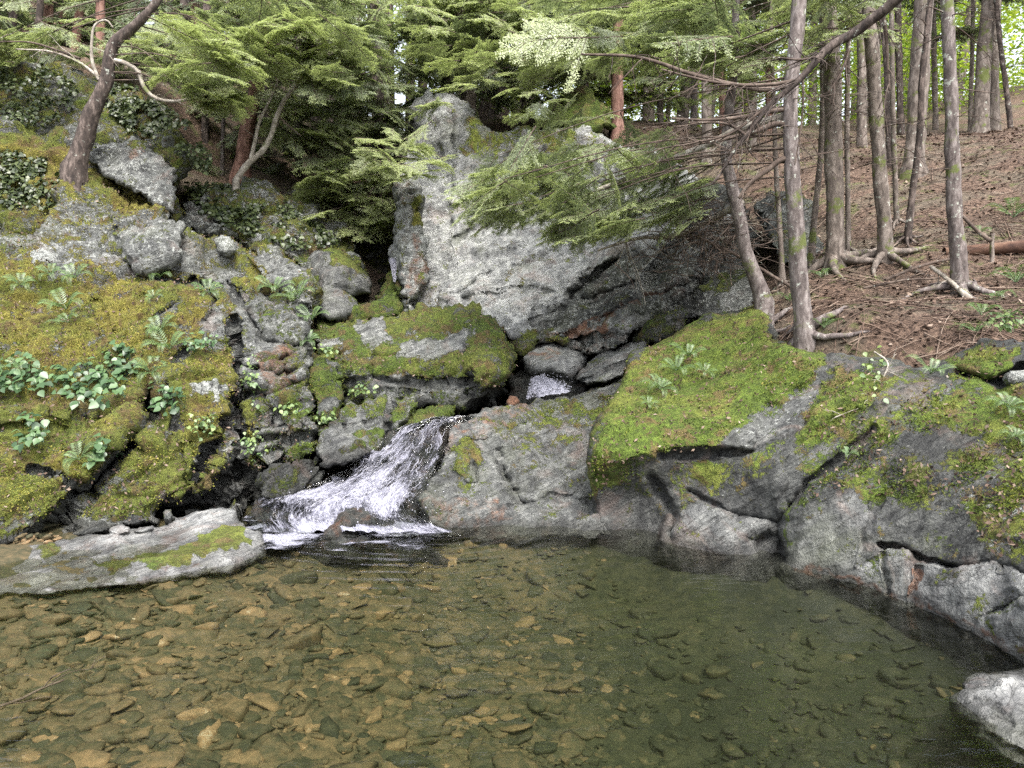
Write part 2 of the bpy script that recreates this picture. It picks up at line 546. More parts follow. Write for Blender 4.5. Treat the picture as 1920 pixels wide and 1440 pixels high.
def mat_foam():
    m, nt = new_mat('white_water')
    g = NT(nt)
    uv = g.n('UVMap').outputs[0]
    mp = g.n('Mapping', i_Vector=uv, i_Scale=(17, 8, 1)).outputs[0]
    n1 = g.noise(mp, 1.0, 8, 0.72, 2.2)
    mp2 = g.n('Mapping', i_Vector=uv, i_Scale=(64, 22, 1)).outputs[0]
    n2 = g.noise(mp2, 1.0, 5, 0.75, 1.6)
    dens = g.n('Attribute', attribute_name='tint').outputs['Fac']
    f = g.math('ADD', g.math('MULTIPLY', n1, 0.62), g.math('MULTIPLY', n2, 0.38))
    f = g.remap(g.math('ADD', f, g.math('MULTIPLY', g.math('SUBTRACT', dens, 0.5), 0.62)), 0.44, 0.66)
    white = g.n('BsdfPrincipled', i_Base_Color=g.ramp(g.math('MULTIPLY_ADD', g.math('SUBTRACT', dens, 0.5), 0.22, n2), [(0.3, (0.035, 0.035, 0.048)), (0.5, (0.145, 0.145, 0.185)), (0.68, (0.40, 0.40, 0.46))]), i_Roughness=0.35, i_Normal=g.n('Bump', i_Strength=0.7, i_Distance=0.03, i_Height=n2).outputs[0]).outputs[0]
    b = g.n('Bump', i_Strength=0.6, i_Distance=0.02, i_Height=n1).outputs[0]
    fr = g.n('Fresnel', i_IOR=1.33, i_Normal=b).outputs[0]
    tr = g.n('BsdfTransparent', i_Color=(0.9, 0.92, 0.9, 1)).outputs[0]
    gl = g.n('BsdfGlossy', i_Roughness=0.08, i_Normal=b).outputs[0]
    clear = g.n('MixShader', i_0=fr, i_1=tr, i_2=gl).outputs[0]
    g.out(g.n('MixShader', i_0=f, i_1=clear, i_2=white).outputs[0])
    return m


M['foam'] = mat_foam()
mm, nt = new_mat('water_spray')
g = NT(nt)
g.out(g.n('BsdfPrincipled', i_Base_Color=(0.32, 0.32, 0.37, 1), i_Roughness=0.3).outputs[0])
M['spray'] = mm

# ------------------------------------------------------------------ rock relief
SD = np.array([-0.45, 0.22, 0.86])
SD /= np.linalg.norm(SD)
SU = norm(np.cross(SD, np.array([0, 1.0, 0])))
SV = np.cross(SD, SU)
REL = {}
GEO = []


def rocknoise(p, big=.06, ledge=.03, lf=5.0, block=.05, bf=1.6, crack=.03, fine=.012, seed=0, mid=None, facet=None):
    facet = min(.016, fine * .9) if facet is None else facet
    mid = fine * 1.6 if mid is None else mid
    h = big * 2 * fbm(p * 1.3, 4, seed)
    wob = fbm(p * 1.4 + 5, 3, seed + 9)
    if ledge:
        t = (p @ SD) * lf + 1.0 * wob
        fr = t - np.floor(t)
        amp = np.clip(0.6 + 1.6 * perlin(p * 1.1 + 40, seed + 3), 0.1, 1.5)
        h = h + ledge * amp * (sm(0, .18, fr) * (1 - 0.75 * fr) - .4)
    if block:
        q = np.stack([p @ SU * .75, p @ SV * .75, p @ SD * 1.7], -1) * bf + wob[:, None] * .25
        f1, f2, cid = worley(q, seed + 21)
        e = f2 - f1
        h = h + block * (cid - .5) * 2 * sm(0, .12, e)
        h = h - crack * (1 - sm(0.0, .09, e)) * np.clip(.5 + 2 * perlin(p * .9, seed + 8), 0, 1)
    if facet:
        q = np.stack([p @ SU * .6, p @ SV * .6, p @ SD * 1.5], -1) * 5.5 + fbm(p * 3.5, 2, seed + 61)[:, None] * .35
        f1, f2, cid = worley(q, seed + 63)
        msk = np.clip(.45 + 1.5 * perlin(p * 1.3 + 9, seed + 64), 0, 1)
        h = h + facet * msk * ((cid - .5) * 2.2 * sm(0, .08, f2 - f1) - 1.3 * (1 - sm(0, .07, f2 - f1)))
    h = h + mid * (fbm(p * 3.7, 4, seed + 51, .6) - .8 * np.abs(fbm(p * 5.1, 3, seed + 57)))
    h = h + fine * fbm(p * 8, 3, seed + 31) + fine * 1.2 * fbm(np.stack([p @ SU * 3, p @ SV * 3, p @ SD * 14], -1), 3, seed + 33)
    return h


def relief(name, outline, ctrl, label, cat='rock', group=None, step=5, jit=5, rnd=(14, .12), back=.7,
           plates=(), cracks=(), noise=None, paint=(), base=None, up=None, algae=False):
    outline = np.asarray(outline, float)
    # finely divided, slightly ragged outline
    op = []
    n = len(outline)
    for a in range(n):
        p0, p1 = outline[a], outline[(a + 1) % n]
        k = max(1, int(np.hypot(*(p1 - p0)) / 9))
        for t in range(k):
            op.append(p0 + (p1 - p0) * t / k)
    op = np.array(op)
    if jit:
        q = np.c_[op / 45.0, np.full(len(op), hash(len(name)) % 7)]
        op = op + jit * 1.6 * np.c_[fbm(q, 3, 1), fbm(q, 3, 7)]
    x0, y0 = op.min(0) - step
    x1, y1 = op.max(0) + step
    gx, gy = np.meshgrid(np.arange(x0, x1, step), np.arange(y0, y1, step), indexing='ij')
    ins = inside(op, gx, gy)
    ny = gx.shape[1]
    quad = ins[:-1, :-1] & ins[1:, :-1] & ins[:-1, 1:] & ins[1:, 1:]
    I, J = np.nonzero(quad)
    idx = I * ny + J
    q = np.stack([idx, idx + 1, idx + ny + 1, idx + ny], -1)     # faces the camera
    used, inv = np.unique(q, return_inverse=True)
    q = inv.reshape(-1, 4)
    x = gx.ravel()[used].copy()
    y = gy.ravel()[used].copy()
    e = np.concatenate([q[:, [0, 1]], q[:, [1, 2]], q[:, [2, 3]], q[:, [3, 0]]])
    key = np.sort(e, 1)
    ku, ki, kc = np.unique(key[:, 0] * 10**7 + key[:, 1], return_index=True, return_counts=True)
    be = e[ki[kc == 1]]
    bv = np.unique(be)
    _, nx_, ny_ = linedist(op, x[bv], y[bv], True, True)
    x[bv], y[bv] = nx_, ny_
    ev = tps(ctrl)

    def depth(px, py):
        px = np.asarray(px, float)
        py = np.asarray(py, float)
        d = ev(px, py)
        for poly, off, fe in plates:
            d = d + off * polymask(poly, px, py, fe)
        for line, w, dp in cracks:
            d = d + dp * np.exp(-(linedist(line, px, py, False) / w) ** 2)
        bd = linedist(op, px, py)
        rr = np.clip(1 - bd / rnd[0], 0, 1)
        return d + rnd[1] * (1 - np.sqrt(np.clip(1 - rr * rr, 0, 1)))
    # wobble so that plate edges and cracks are ragged
    wq = np.c_[x / 38.0, y / 38.0, np.full(len(x), 3.3)]
    wx, wy = fbm(wq, 3, 4) * 9, fbm(wq, 3, 14) * 9
    d = ev(x, y)
    for poly, off, fe in plates:
        d = d + off * polymask(poly, x + wx, y + wy, fe)
    for line, w, dp in cracks:
        d = d + dp * np.exp(-(linedist(line, x + wx * .7, y + wy * .7, False) / w) ** 2)
    bd = linedist(op, x, y)
    rr = np.clip(1 - bd / rnd[0], 0, 1)
    d = d + rnd[1] * (1 - np.sqrt(np.clip(1 - rr * rr, 0, 1)))
    v = P(x, y, d)
    # normals
    nf = np.cross(v[q[:, 2]] - v[q[:, 0]], v[q[:, 3]] - v[q[:, 1]])
    vn = np.zeros_like(v)
    for k in range(4):
        np.add.at(vn, q[:, k], nf)
    vn = norm(vn)
    nz_kw = dict(noise or {})
    h = rocknoise(v, **nz_kw)
    v = v + vn * h[:, None]
    nf = np.cross(v[q[:, 2]] - v[q[:, 0]], v[q[:, 3]] - v[q[:, 1]])
    vn = np.zeros_like(v)
    for k in range(4):
        np.add.at(vn, q[:, k], nf)
    vn = norm(vn)
    # masks
    att = dict(moss=0.0, hue=.5, lichen=.2, wet=0.0, rust=0.0, tone=.4, plain=0.0)
    att.update(base or {})
    att = {k: np.full(len(x), float(a)) for k, a in att.items()}
    mx, my = x + wx * 1.8, y + wy * 1.8
    for line, w, dp in cracks:
        if dp >= .1:
            ck = np.exp(-(linedist(line, x + wx * .7, y + wy * .7, False) / (w * .9)) ** 2)
            att['moss'] = att['moss'] * (1 - ck)
            att['tone'] = att['tone'] * (1 - .6 * ck)
    cks = [(l, w) for l, w, dp in cracks if dp >= .1]
    for nm, val, poly, fe in paint:
        mk = polymask(poly, mx, my, fe)
        att[nm] = att[nm] * (1 - mk) + val * mk
    if up:
        lo, hi, amt = up
        att['moss'] = np.maximum(att['moss'], amt * sm(lo, hi, vn[:, 2]))
    for line, w in cks:
        att['moss'] = att['moss'] * (1 - np.exp(-(linedist(line, x + wx * .7, y + wy * .7, False) / (w * .9)) ** 2))
    # wet rim at the waterline
    att['wet'] = np.maximum(att['wet'], .9 * (1 - sm(0.02, .10, v[:, 2] + .05 * fbm(v * 3, 2))) * (v[:, 1] < 7))
    if not algae:
        att['moss'] = att['moss'] * np.where(v[:, 1] < 7, sm(0.0, .12, v[:, 2] + .06 * fbm(v * 3, 2)), 1)
    GEO.append((v.copy(), vn.copy(), att['moss'].copy(), att['hue'].copy(), name))
    # back: ring pushed away and closed on a spine
    cam = np.array([0, 0, CAMZ])
    nb = len(bv)
    mapb = -np.ones(len(v), int)
    mapb[bv] = np.arange(nb)
    cen = v.mean(0)
    b1 = v[bv].copy()
    dirv = norm(b1 - cam)
    b1 = b1 + dirv * back + (cen - b1) * .12 + np.array([0, 0, -.05])
    tip = cen + norm(cen - cam) * back * 1.6
    b2 = tip + (b1 - tip) * .05
    nv = len(v)
    V = np.vstack([v, b1, b2])
    q1 = np.stack([be[:, 1], be[:, 0], nv + mapb[be[:, 0]], nv + mapb[be[:, 1]]], -1)
    q2 = np.stack([nv + mapb[be[:, 1]], nv + mapb[be[:, 0]], nv + nb + mapb[be[:, 0]], nv + nb + mapb[be[:, 1]]], -1)
    Q = np.vstack([q, q1, q2])
    me = mk_mesh(name, V, Q, [M['rock']])
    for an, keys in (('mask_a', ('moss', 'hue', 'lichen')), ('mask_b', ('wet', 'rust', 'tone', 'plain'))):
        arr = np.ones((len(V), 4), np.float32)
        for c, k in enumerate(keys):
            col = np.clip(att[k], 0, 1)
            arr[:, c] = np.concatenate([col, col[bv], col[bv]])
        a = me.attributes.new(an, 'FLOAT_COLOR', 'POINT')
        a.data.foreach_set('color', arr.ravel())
    o = link(name, me)
    tag(o, label, cat, group)
    o_key = name + str(sum(1 for k in REL if k.startswith(name)))
    REL[o_key] = depth
    return depth


exec_rocks = None
# ---- left bank -------------------------------------------------------------
LEFT = relief('rock_outcrop',
    [(-300, 370), (60, 440), (140, 318), (215, 350), (300, 388), (345, 425), (420, 432), (470, 470), (500, 462), (535, 468), (560, 492), (592, 530), (600, 585),
     (588, 640), (590, 720), (596, 800), (600, 850), (588, 905), (520, 928), (478, 940), (462, 965), (330, 975), (200, 1002), (90, 1020), (-300, 1030)],
    [(-60, 1020, 5.45), (90, 1012, 5.75), (200, 990, 5.9), (330, 965, 6.05), (450, 940, 6.3), (590, 895, 6.75), (590, 780, 7.25), (590, 600, 8.3), (470, 470, 9.0),
     (300, 400, 8.9), (140, 335, 9.2), (-60, 400, 8.2), (0, 740, 6.6), (250, 740, 6.8), (0, 550, 7.4), (250, 550, 7.7), (440, 640, 7.5), (440, 800, 6.9), (280, 850, 6.3), (100, 880, 6.15), (440, 530, 8.2), (130, 450, 8.2)],
    'big mossy bedrock outcrop with dark cracks filling the bank above the pale slab', 'rock outcrop', step=3, rnd=(10, .25), back=1.6,
    plates=[([(-60, 745), (120, 762), (262, 735), (268, 795), (222, 842), (190, 890), (140, 940), (85, 1005), (-60, 1020)], -.16, 5),
            ([(330, 680), (360, 645), (440, 648), (440, 700), (436, 800), (410, 850), (375, 930), (340, 850), (320, 760)], -.12, 5),
            ([(446, 600), (560, 590), (588, 650), (580, 700), (500, 740), (446, 720)], -.10, 6),
            ([(230, 505), (500, 540), (440, 640), (330, 640), (300, 600), (240, 570)], -.05, 20),
            ([(500, 790), (590, 760), (600, 830), (560, 880), (500, 850)], -.22, 6),
            ([(390, 770), (440, 760), (445, 850), (440, 900), (395, 900)], -.08, 6),
            ([(470, 480), (530, 470), (580, 520), (590, 580), (545, 560), (500, 540)], -.14, 6),
            ([(200, 395), (300, 370), (340, 400), (330, 470), (240, 480)], -.12, 8)],
    cracks=[([(75, 1012), (140, 940), (190, 895), (228, 850), (258, 805), (275, 770), (285, 730)], 13, .6), ([(372, 890), (395, 845), (430, 790), (442, 760)], 9, .45), ([(443, 600), (444, 700), (450, 790), (445, 900)], 6, .25),
            ([(330, 800), (320, 700), (345, 660)], 7, .15), ([(500, 735), (520, 800), (510, 900)], 8, .25), ([(300, 965), (400, 925), (450, 880), (480, 910), (540, 895), (600, 860)], 14, .45),
            ([(320, 968), (420, 948), (470, 930)], 16, .4), ([(560, 600), (585, 640), (588, 760)], 8, .2), ([(60, 880), (130, 900), (150, 925)], 5, .12), ([(430, 530), (470, 600), (500, 640), (560, 650)], 6, .18), ([(360, 520), (400, 560), (390, 600)], 5, .12), ([(250, 480), (300, 520), (420, 540)], 6, .12), ([(500, 560), (520, 620)], 5, .15), ([(455, 690), (520, 700), (580, 690)], 5, .18), ([(450, 820), (500, 830), (590, 815)], 6, .2), ([(180, 560), (200, 620)], 5, .06), ([(460, 740), (500, 735), (560, 745)], 6, .2), ([(530, 650), (540, 740)], 4, .14), ([(0, 800), (90, 790), (170, 800)], 5, .05), ([(300, 590), (330, 570)], 6, .1)],
    noise=dict(big=.06, ledge=.05, lf=4.0, block=.07, bf=1.5, crack=.09, fine=.022, seed=3),
    base=dict(moss=0.74, hue=0.3, lichen=.35, tone=0.6, plain=0.2),
    paint=[('hue', .2, [(-300, 470), (250, 490), (430, 520), (400, 620), (230, 660), (-300, 700)], 40), ('hue', .42, [(-300, 760), (300, 760), (450, 800), (470, 960), (-300, 1030)], 40),
           ('hue', .75, [(470, 560), (600, 540), (600, 900), (480, 900)], 25),
           ('moss', .45, [(-300, 380), (60, 430), (140, 340), (345, 425), (470, 470), (470, 510), (350, 510), (230, 500), (60, 480), (-300, 480)], 12),
           ('moss', .30, [(430, 580), (500, 560), (580, 590), (580, 720), (500, 745), (446, 700)], 12), ('moss', .2, [(480, 475), (530, 475), (570, 520), (540, 550), (500, 530)], 8),
           ('moss', .1, [(200, 440), (345, 400), (340, 470), (300, 505), (210, 505)], 6), ('tone', .65, [(200, 440), (345, 400), (340, 470), (300, 505), (210, 505)], 8), ('lichen', .5, [(-300, 400), (345, 400), (350, 500), (-300, 480)], 20),
           ('rust', .55, [(470, 660), (550, 640), (560, 720), (500, 745)], 10), ('moss', .25, [(370, 590), (420, 580), (430, 640), (385, 640)], 8), ('moss', 0, [(358, 728), (415, 728), (412, 748), (362, 748)], 4), ('lichen', 1., [(358, 722), (415, 722), (412, 752), (362, 752)], 6),
           ('wet', 1, [(330, 975), (380, 935), (440, 880), (480, 900), (590, 850), (600, 910), (470, 965)], 10), ('moss', .1, [(330, 975), (390, 935), (440, 885), (480, 905), (590, 860), (600, 910), (470, 965)], 8),  # wet foot of the outcrop, also painted dark as undercut shade
           ('moss', .62, [(-300, 900), (60, 930), (120, 960), (80, 1020), (-300, 1030)], 14), ('moss', .6, [(150, 960), (330, 930), (330, 975), (150, 1010)], 10),
           ('moss', .3, [(60, 440), (240, 440), (430, 480), (480, 560), (430, 560), (340, 510), (100, 500)], 30), ('moss', .35, [(440, 560), (600, 540), (600, 720), (450, 740)], 20), ('moss', .45, [(460, 740), (600, 720), (600, 850), (480, 880)], 18), ('rust', .35, [(-300, 560), (100, 550), (150, 640), (-300, 660)], 30), ('rust', .5, [(-300, 560), (80, 555), (80, 590), (-300, 600)], 10)])
relief('hillside_rock', [(-300, 60), (60, 95), (150, 130), (255, 160), (325, 215), (338, 300), (345, 440), (200, 470), (60, 500), (-300, 480)],
    [(-60, 60, 11.0), (150, 130, 10.8), (325, 215, 10.3), (345, 440, 9.4), (-60, 480, 8.8), (150, 300, 9.6), (60, 400, 9.2), (0, 200, 9.9)],
    'lichen patched hillside ledge with ivy behind the crooked dark tree', 'rock ledge', step=5, rnd=(14, .3), back=1.0,
    noise=dict(big=.08, ledge=.05, lf=3, block=.12, bf=1.2, crack=.06, fine=.02, seed=5), base=dict(moss=0.5, hue=.45, lichen=0.4, tone=0.4, plain=0.15),
    paint=[('moss', .9, [(-300, 265), (60, 255), (130, 290), (215, 340), (290, 390), (280, 425), (130, 370), (-300, 300)], 10), ('hue', .1, [(-300, 265), (130, 280), (290, 380), (280, 425), (-300, 320)], 15),
           ('moss', .65, [(190, 170), (320, 200), (330, 260), (250, 240)], 14)])
relief('lichen_boulder', [(168, 300), (182, 268), (215, 254), (268, 262), (318, 292), (330, 340), (336, 402), (292, 388), (240, 352), (190, 330)],
    [(170, 300, 9.3), (330, 300, 9.45), (336, 400, 9.05), (215, 255, 9.6), (250, 320, 9.2)],
    'pale grey lichen covered boulder face right of the crooked dark tree', 'boulder', step=4, rnd=(6, .08), back=.7,
    noise=dict(big=.05, ledge=.03, lf=4, block=.07, bf=1.8, crack=.05, fine=.015, seed=8), base=dict(moss=.12, lichen=0.55, tone=0.5, plain=0.3), paint=[('moss', .6, [(200, 245), (330, 270), (330, 300), (250, 275)], 8), ('rust', .5, [(235, 280), (268, 275), (270, 300), (240, 300)], 5)])
relief('lichen_boulder', [(222, 488), (232, 455), (268, 430), (318, 405), (345, 418), (342, 455), (325, 490), (300, 506), (250, 506)],
    [(225, 480, 8.05), (340, 420, 8.25), (320, 500, 7.9), (280, 460, 7.95)],
    'pale cracked lichen boulder below the mossy shelf with a fern at its foot', 'boulder', step=4, rnd=(6, .06), back=.5,
    noise=dict(big=.04, ledge=.02, lf=4, block=.05, bf=2.2, crack=.04, fine=.015, seed=12), base=dict(moss=.18, lichen=0.55, tone=0.5, plain=0.3))
relief('lichen_stone', [(402, 452), (412, 438), (428, 436), (446, 456), (444, 474), (424, 480), (406, 470)], [(402, 460, 8.5), (446, 460, 8.5), (424, 440, 8.6), (424, 478, 8.4)],
    'small rounded white lichen stone perched on the mossy outcrop crest', 'stone', step=3, jit=3, rnd=(14, .1), back=.25, noise=dict(big=.02, ledge=0, block=.02, bf=3, crack=.01, fine=.01), base=dict(moss=.1, lichen=.9, tone=1.))
relief('lichen_stone', [(62, 478), (90, 470), (108, 486), (104, 500), (70, 500)], [(62, 480, 7.9), (108, 490, 7.9), (90, 470, 7.95), (80, 500, 7.85)],
    'small white stone bedded in yellow moss beneath the dark ivy', 'stone', step=3, jit=3, rnd=(10, .07), back=.2, noise=dict(big=.02, ledge=0, block=.02, bf=3, crack=.01, fine=.01), base=dict(moss=.15, lichen=.9, tone=1.))
relief('hillside_rock', [(335, 335), (400, 345), (440, 338), (490, 345), (560, 378), (620, 425), (680, 470), (690, 520), (590, 535), (530, 480), (470, 480), (430, 450), (345, 440)],
    [(340, 340, 10.4), (490, 345, 10.6), (620, 425, 10.5), (345, 440, 9.5), (530, 480, 9.7), (690, 520, 10.0)],
    'shrubby lichen speckled slope below the pale leaning snag', 'rock ledge', step=5, rnd=(12, .3), back=1.0, noise=dict(big=.07, ledge=.05, lf=3, block=.12, bf=1.5, crack=.06, fine=.02, seed=15), base=dict(moss=.5, hue=.55, lichen=.65, tone=.55),
    paint=[('tone', .1, [(340, 370), (400, 400), (440, 450), (345, 440)], 14), ('moss', .15, [(340, 370), (400, 400), (430, 450), (345, 440)], 14), ('rust', .6, [(560, 440), (640, 450), (640, 500), (570, 490)], 14)])
# ---- gorge -----------------------------------------------------------------
relief('gorge_wall', [(600, 420), (650, 432), (742, 425), (760, 480), (765, 600), (640, 610), (600, 560)], [(600, 420, 11.2), (742, 425, 11.6), (765, 600, 10.6), (600, 560, 10.6), (690, 500, 11.4)],
    'dark wet rock wall at the back of the narrow gorge', 'rock wall', step=5, rnd=(12, .3), back=.8, noise=dict(big=.08, ledge=.05, block=.12, bf=1.5, crack=.06, seed=18), base=dict(moss=.4, hue=.6, wet=.8, tone=.1))
relief('gorge_boulder', [(565, 490), (585, 465), (640, 458), (672, 490), (700, 530), (700, 556), (655, 560), (600, 570), (585, 540)], [(565, 490, 9.9), (640, 458, 10.2), (700, 545, 9.8), (600, 560, 9.4), (640, 510, 9.5)],
    'big dark rounded boulder with mossy top leaning in the gorge', 'boulder', step=4, rnd=(26, .4), back=.8, noise=dict(big=.05, ledge=.015, block=.02, bf=1, crack=.01, seed=19), base=dict(moss=.2, hue=.6, tone=0.45, wet=.35, plain=0.4), paint=[('moss', .9, [(600, 455), (650, 455), (690, 520), (660, 520), (615, 485)], 10)])
relief('gorge_boulder', [(596, 570), (598, 540), (612, 515), (640, 530), (672, 556), (676, 582), (640, 600), (600, 596)], [(596, 570, 9.1), (612, 515, 9.5), (676, 582, 9.3), (620, 590, 8.9)],
    'smooth slate grey boulder below the bigger dark gorge boulder', 'boulder', step=4, rnd=(20, .3), back=.6, noise=dict(big=.04, ledge=.01, block=.01, bf=1, crack=.01, seed=22), base=dict(moss=.1, hue=.6, tone=0.55, wet=.3, plain=0.5), paint=[('moss', .8, [(625, 520), (676, 556), (676, 570), (640, 550)], 6)])
relief('gorge_block', [(720, 525), (735, 500), (752, 500), (756, 560), (755, 600), (660, 600), (655, 575), (700, 562)], [(720, 525, 9.9), (756, 510, 9.8), (755, 600, 9.3), (660, 600, 9.2)],
    'stepped green mossy block wedged left of the red streaked pillar', 'rock', step=4, rnd=(10, .2), back=.6, noise=dict(big=.04, ledge=.05, lf=5, block=.07, bf=2, crack=.05, seed=23), base=dict(moss=.75, hue=.8, tone=.2))
# ---- cliff -----------------------------------------------------------------
relief('cliff_face',
    [(742, 470), (748, 330), (770, 230), (786, 196), (830, 188), (880, 196), (905, 250), (1000, 248), (1080, 238), (1145, 255), (1190, 285), (1260, 300), (1330, 340), (1392, 420), (1412, 500), (1420, 560), (1400, 585), (1330, 605), (1260, 600), (1180, 620), (1040, 640), (960, 640), (900, 600), (780, 612), (752, 600)],
    [(748, 500, 10.1), (786, 196, 12.0), (880, 200, 12.0), (1080, 240, 11.8), (1260, 300, 11.0), (1400, 430, 9.6), (1418, 560, 8.6), (1260, 590, 8.6), (1040, 630, 8.9), (900, 595, 9.3), (780, 605, 9.8),
     (1000, 430, 10.6), (1000, 540, 9.7), (1150, 460, 9.9), (1250, 470, 9.2), (850, 400, 10.9), (1150, 540, 9.15)],
    'tall pale grey cliff face with dark speckled underside above the cascade', 'cliff', step=3, jit=2, rnd=(14, .3), back=2.2,
    plates=[([(770, 190), (855, 190), (850, 330), (840, 480), (820, 600), (760, 600)], .12, 8), ([(1090, 530), (1180, 470), (1390, 420), (1420, 560), (1300, 600), (1160, 600), (1020, 615)], .12, 14), ([(1040, 615), (1180, 560), (1290, 520), (1320, 540), (1200, 590), (1060, 640)], -.1, 8)],
    cracks=[([(860, 450), (900, 425), (960, 410), (1000, 380)], 6, .12), ([(1200, 560), (1230, 500), (1290, 440)], 10, .3), ([(1070, 560), (1110, 520), (1190, 470)], 9, .28), ([(1290, 560), (1330, 490), (1380, 440)], 10, .25), ([(1000, 600), (1100, 560), (1190, 530)], 6, .15), ([(960, 500), (1040, 470), (1120, 420)], 4, .07), ([(870, 560), (960, 540), (1060, 545)], 4, .08), ([(1000, 360), (1100, 340), (1200, 350)], 5, .08), ([(1100, 610), (1200, 570), (1310, 520)], 8, .15), ([(840, 570), (900, 520), (960, 490)], 4, .06)],
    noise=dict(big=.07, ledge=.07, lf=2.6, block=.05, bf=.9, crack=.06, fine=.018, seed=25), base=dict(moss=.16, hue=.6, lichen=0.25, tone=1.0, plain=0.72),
    paint=[('tone', 1., [(786, 190), (850, 190), (848, 330), (838, 560), (790, 570), (788, 330)], 10), ('lichen', .5, [(790, 190), (846, 190), (846, 330), (835, 560), (795, 570), (792, 330)], 8), ('lichen', .45, [(850, 480), (1060, 490), (1040, 610), (860, 590)], 14), ('tone', 1., [(850, 500), (1060, 500), (1040, 600), (860, 590)], 24),
           ('moss', .5, [(870, 200), (1150, 240), (1150, 280), (980, 290), (870, 300)], 18), ('tone', .5, [(870, 220), (1000, 260), (1150, 280), (1100, 330), (870, 350)], 22),
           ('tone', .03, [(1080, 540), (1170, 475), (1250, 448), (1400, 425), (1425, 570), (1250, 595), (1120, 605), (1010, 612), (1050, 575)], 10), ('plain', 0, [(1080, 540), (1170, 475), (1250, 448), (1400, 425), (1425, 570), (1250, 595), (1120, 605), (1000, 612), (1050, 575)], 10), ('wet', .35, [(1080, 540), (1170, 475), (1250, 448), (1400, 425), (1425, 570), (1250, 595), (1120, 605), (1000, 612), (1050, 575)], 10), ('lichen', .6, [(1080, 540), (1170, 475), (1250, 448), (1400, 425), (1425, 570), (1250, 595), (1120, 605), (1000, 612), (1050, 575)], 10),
           ('lichen', 1., [(1196, 560), (1200, 490), (1225, 450), (1260, 440), (1225, 520), (1215, 565)], 6), ('rust', .75, [(1030, 628), (1140, 585), (1260, 535), (1270, 548), (1160, 600), (1050, 645)], 6),
           ('tone', .9, [(1345, 560), (1380, 520), (1410, 535), (1405, 570), (1360, 590)], 6), ('wet', .7, [(1280, 440), (1390, 425), (1420, 540), (1330, 520), (1280, 490)], 16), ('moss', .6, [(1300, 530), (1390, 500), (1415, 520), (1330, 560)], 8),
           ('wet', 1, [(1180, 600), (1290, 565), (1330, 590), (1260, 625), (1200, 640)], 8)])
relief('rock_pillar', [(742, 335), (776, 328), (792, 340), (796, 400), (802, 470), (800, 520), (788, 560), (778, 605), (756, 605), (752, 540), (744, 500), (740, 420)],
    [(742, 335, 10.2), (790, 340, 10.25), (740, 480, 9.85), (800, 480, 9.95), (765, 600, 9.45)],
    'narrow vertical rock pillar streaked red at the edge of the cliff', 'rock pillar', step=4, rnd=(12, .18), back=.5, noise=dict(big=.03, ledge=.02, block=.04, bf=2, crack=.04, fine=.03, seed=28), base=dict(moss=.2, lichen=.7, tone=0.9, rust=0.12, plain=0.3),
    paint=[('rust', .5, [(768, 430), (800, 440), (798, 520), (775, 560), (762, 540)], 8), ('rust', .45, [(745, 335), (775, 332), (775, 380), (750, 380)], 6), ('moss', .8, [(760, 390), (790, 370), (802, 420), (775, 420)], 8)])
relief('mossy_boulder', [(1012, 238), (1020, 205), (1060, 178), (1105, 178), (1140, 205), (1150, 240), (1100, 248), (1050, 244)], [(1012, 238, 12.4), (1150, 240, 12.2), (1080, 178, 13.0), (1080, 230, 12.1)],
    'round green mossy boulder on top of the cliff over a dark hollow', 'boulder', step=4, rnd=(20, .4), back=.9, noise=dict(big=.08, ledge=.03, block=.05, seed=30), base=dict(moss=.95, hue=.75, tone=.2))
relief('dark_boulder', [(1262, 372), (1280, 345), (1340, 348), (1392, 366), (1395, 420), (1330, 435), (1270, 430)], [(1262, 372, 10.0), (1340, 348, 10.2), (1395, 420, 9.6), (1280, 430, 9.5)],
    'dark slaty boulder behind the brown twig thicket above the cliff underside', 'boulder', step=4, rnd=(14, .2), back=.7, noise=dict(big=.05, ledge=.05, block=.08, seed=32), base=dict(moss=.1, tone=.12, lichen=.35, wet=.3))
relief('dark_boulder', [(1415, 395), (1440, 368), (1490, 362), (1520, 385), (1545, 450), (1540, 505), (1470, 500), (1425, 440)], [(1415, 395, 9.5), (1490, 362, 9.8), (1545, 450, 9.4), (1470, 500, 9.0)],
    'dark boulder standing between the slender trunks behind the lichened tree', 'boulder', step=4, rnd=(16, .25), back=.7, noise=dict(big=.06, ledge=.03, block=.08, seed=33), base=dict(moss=.25, tone=.2, lichen=.35))
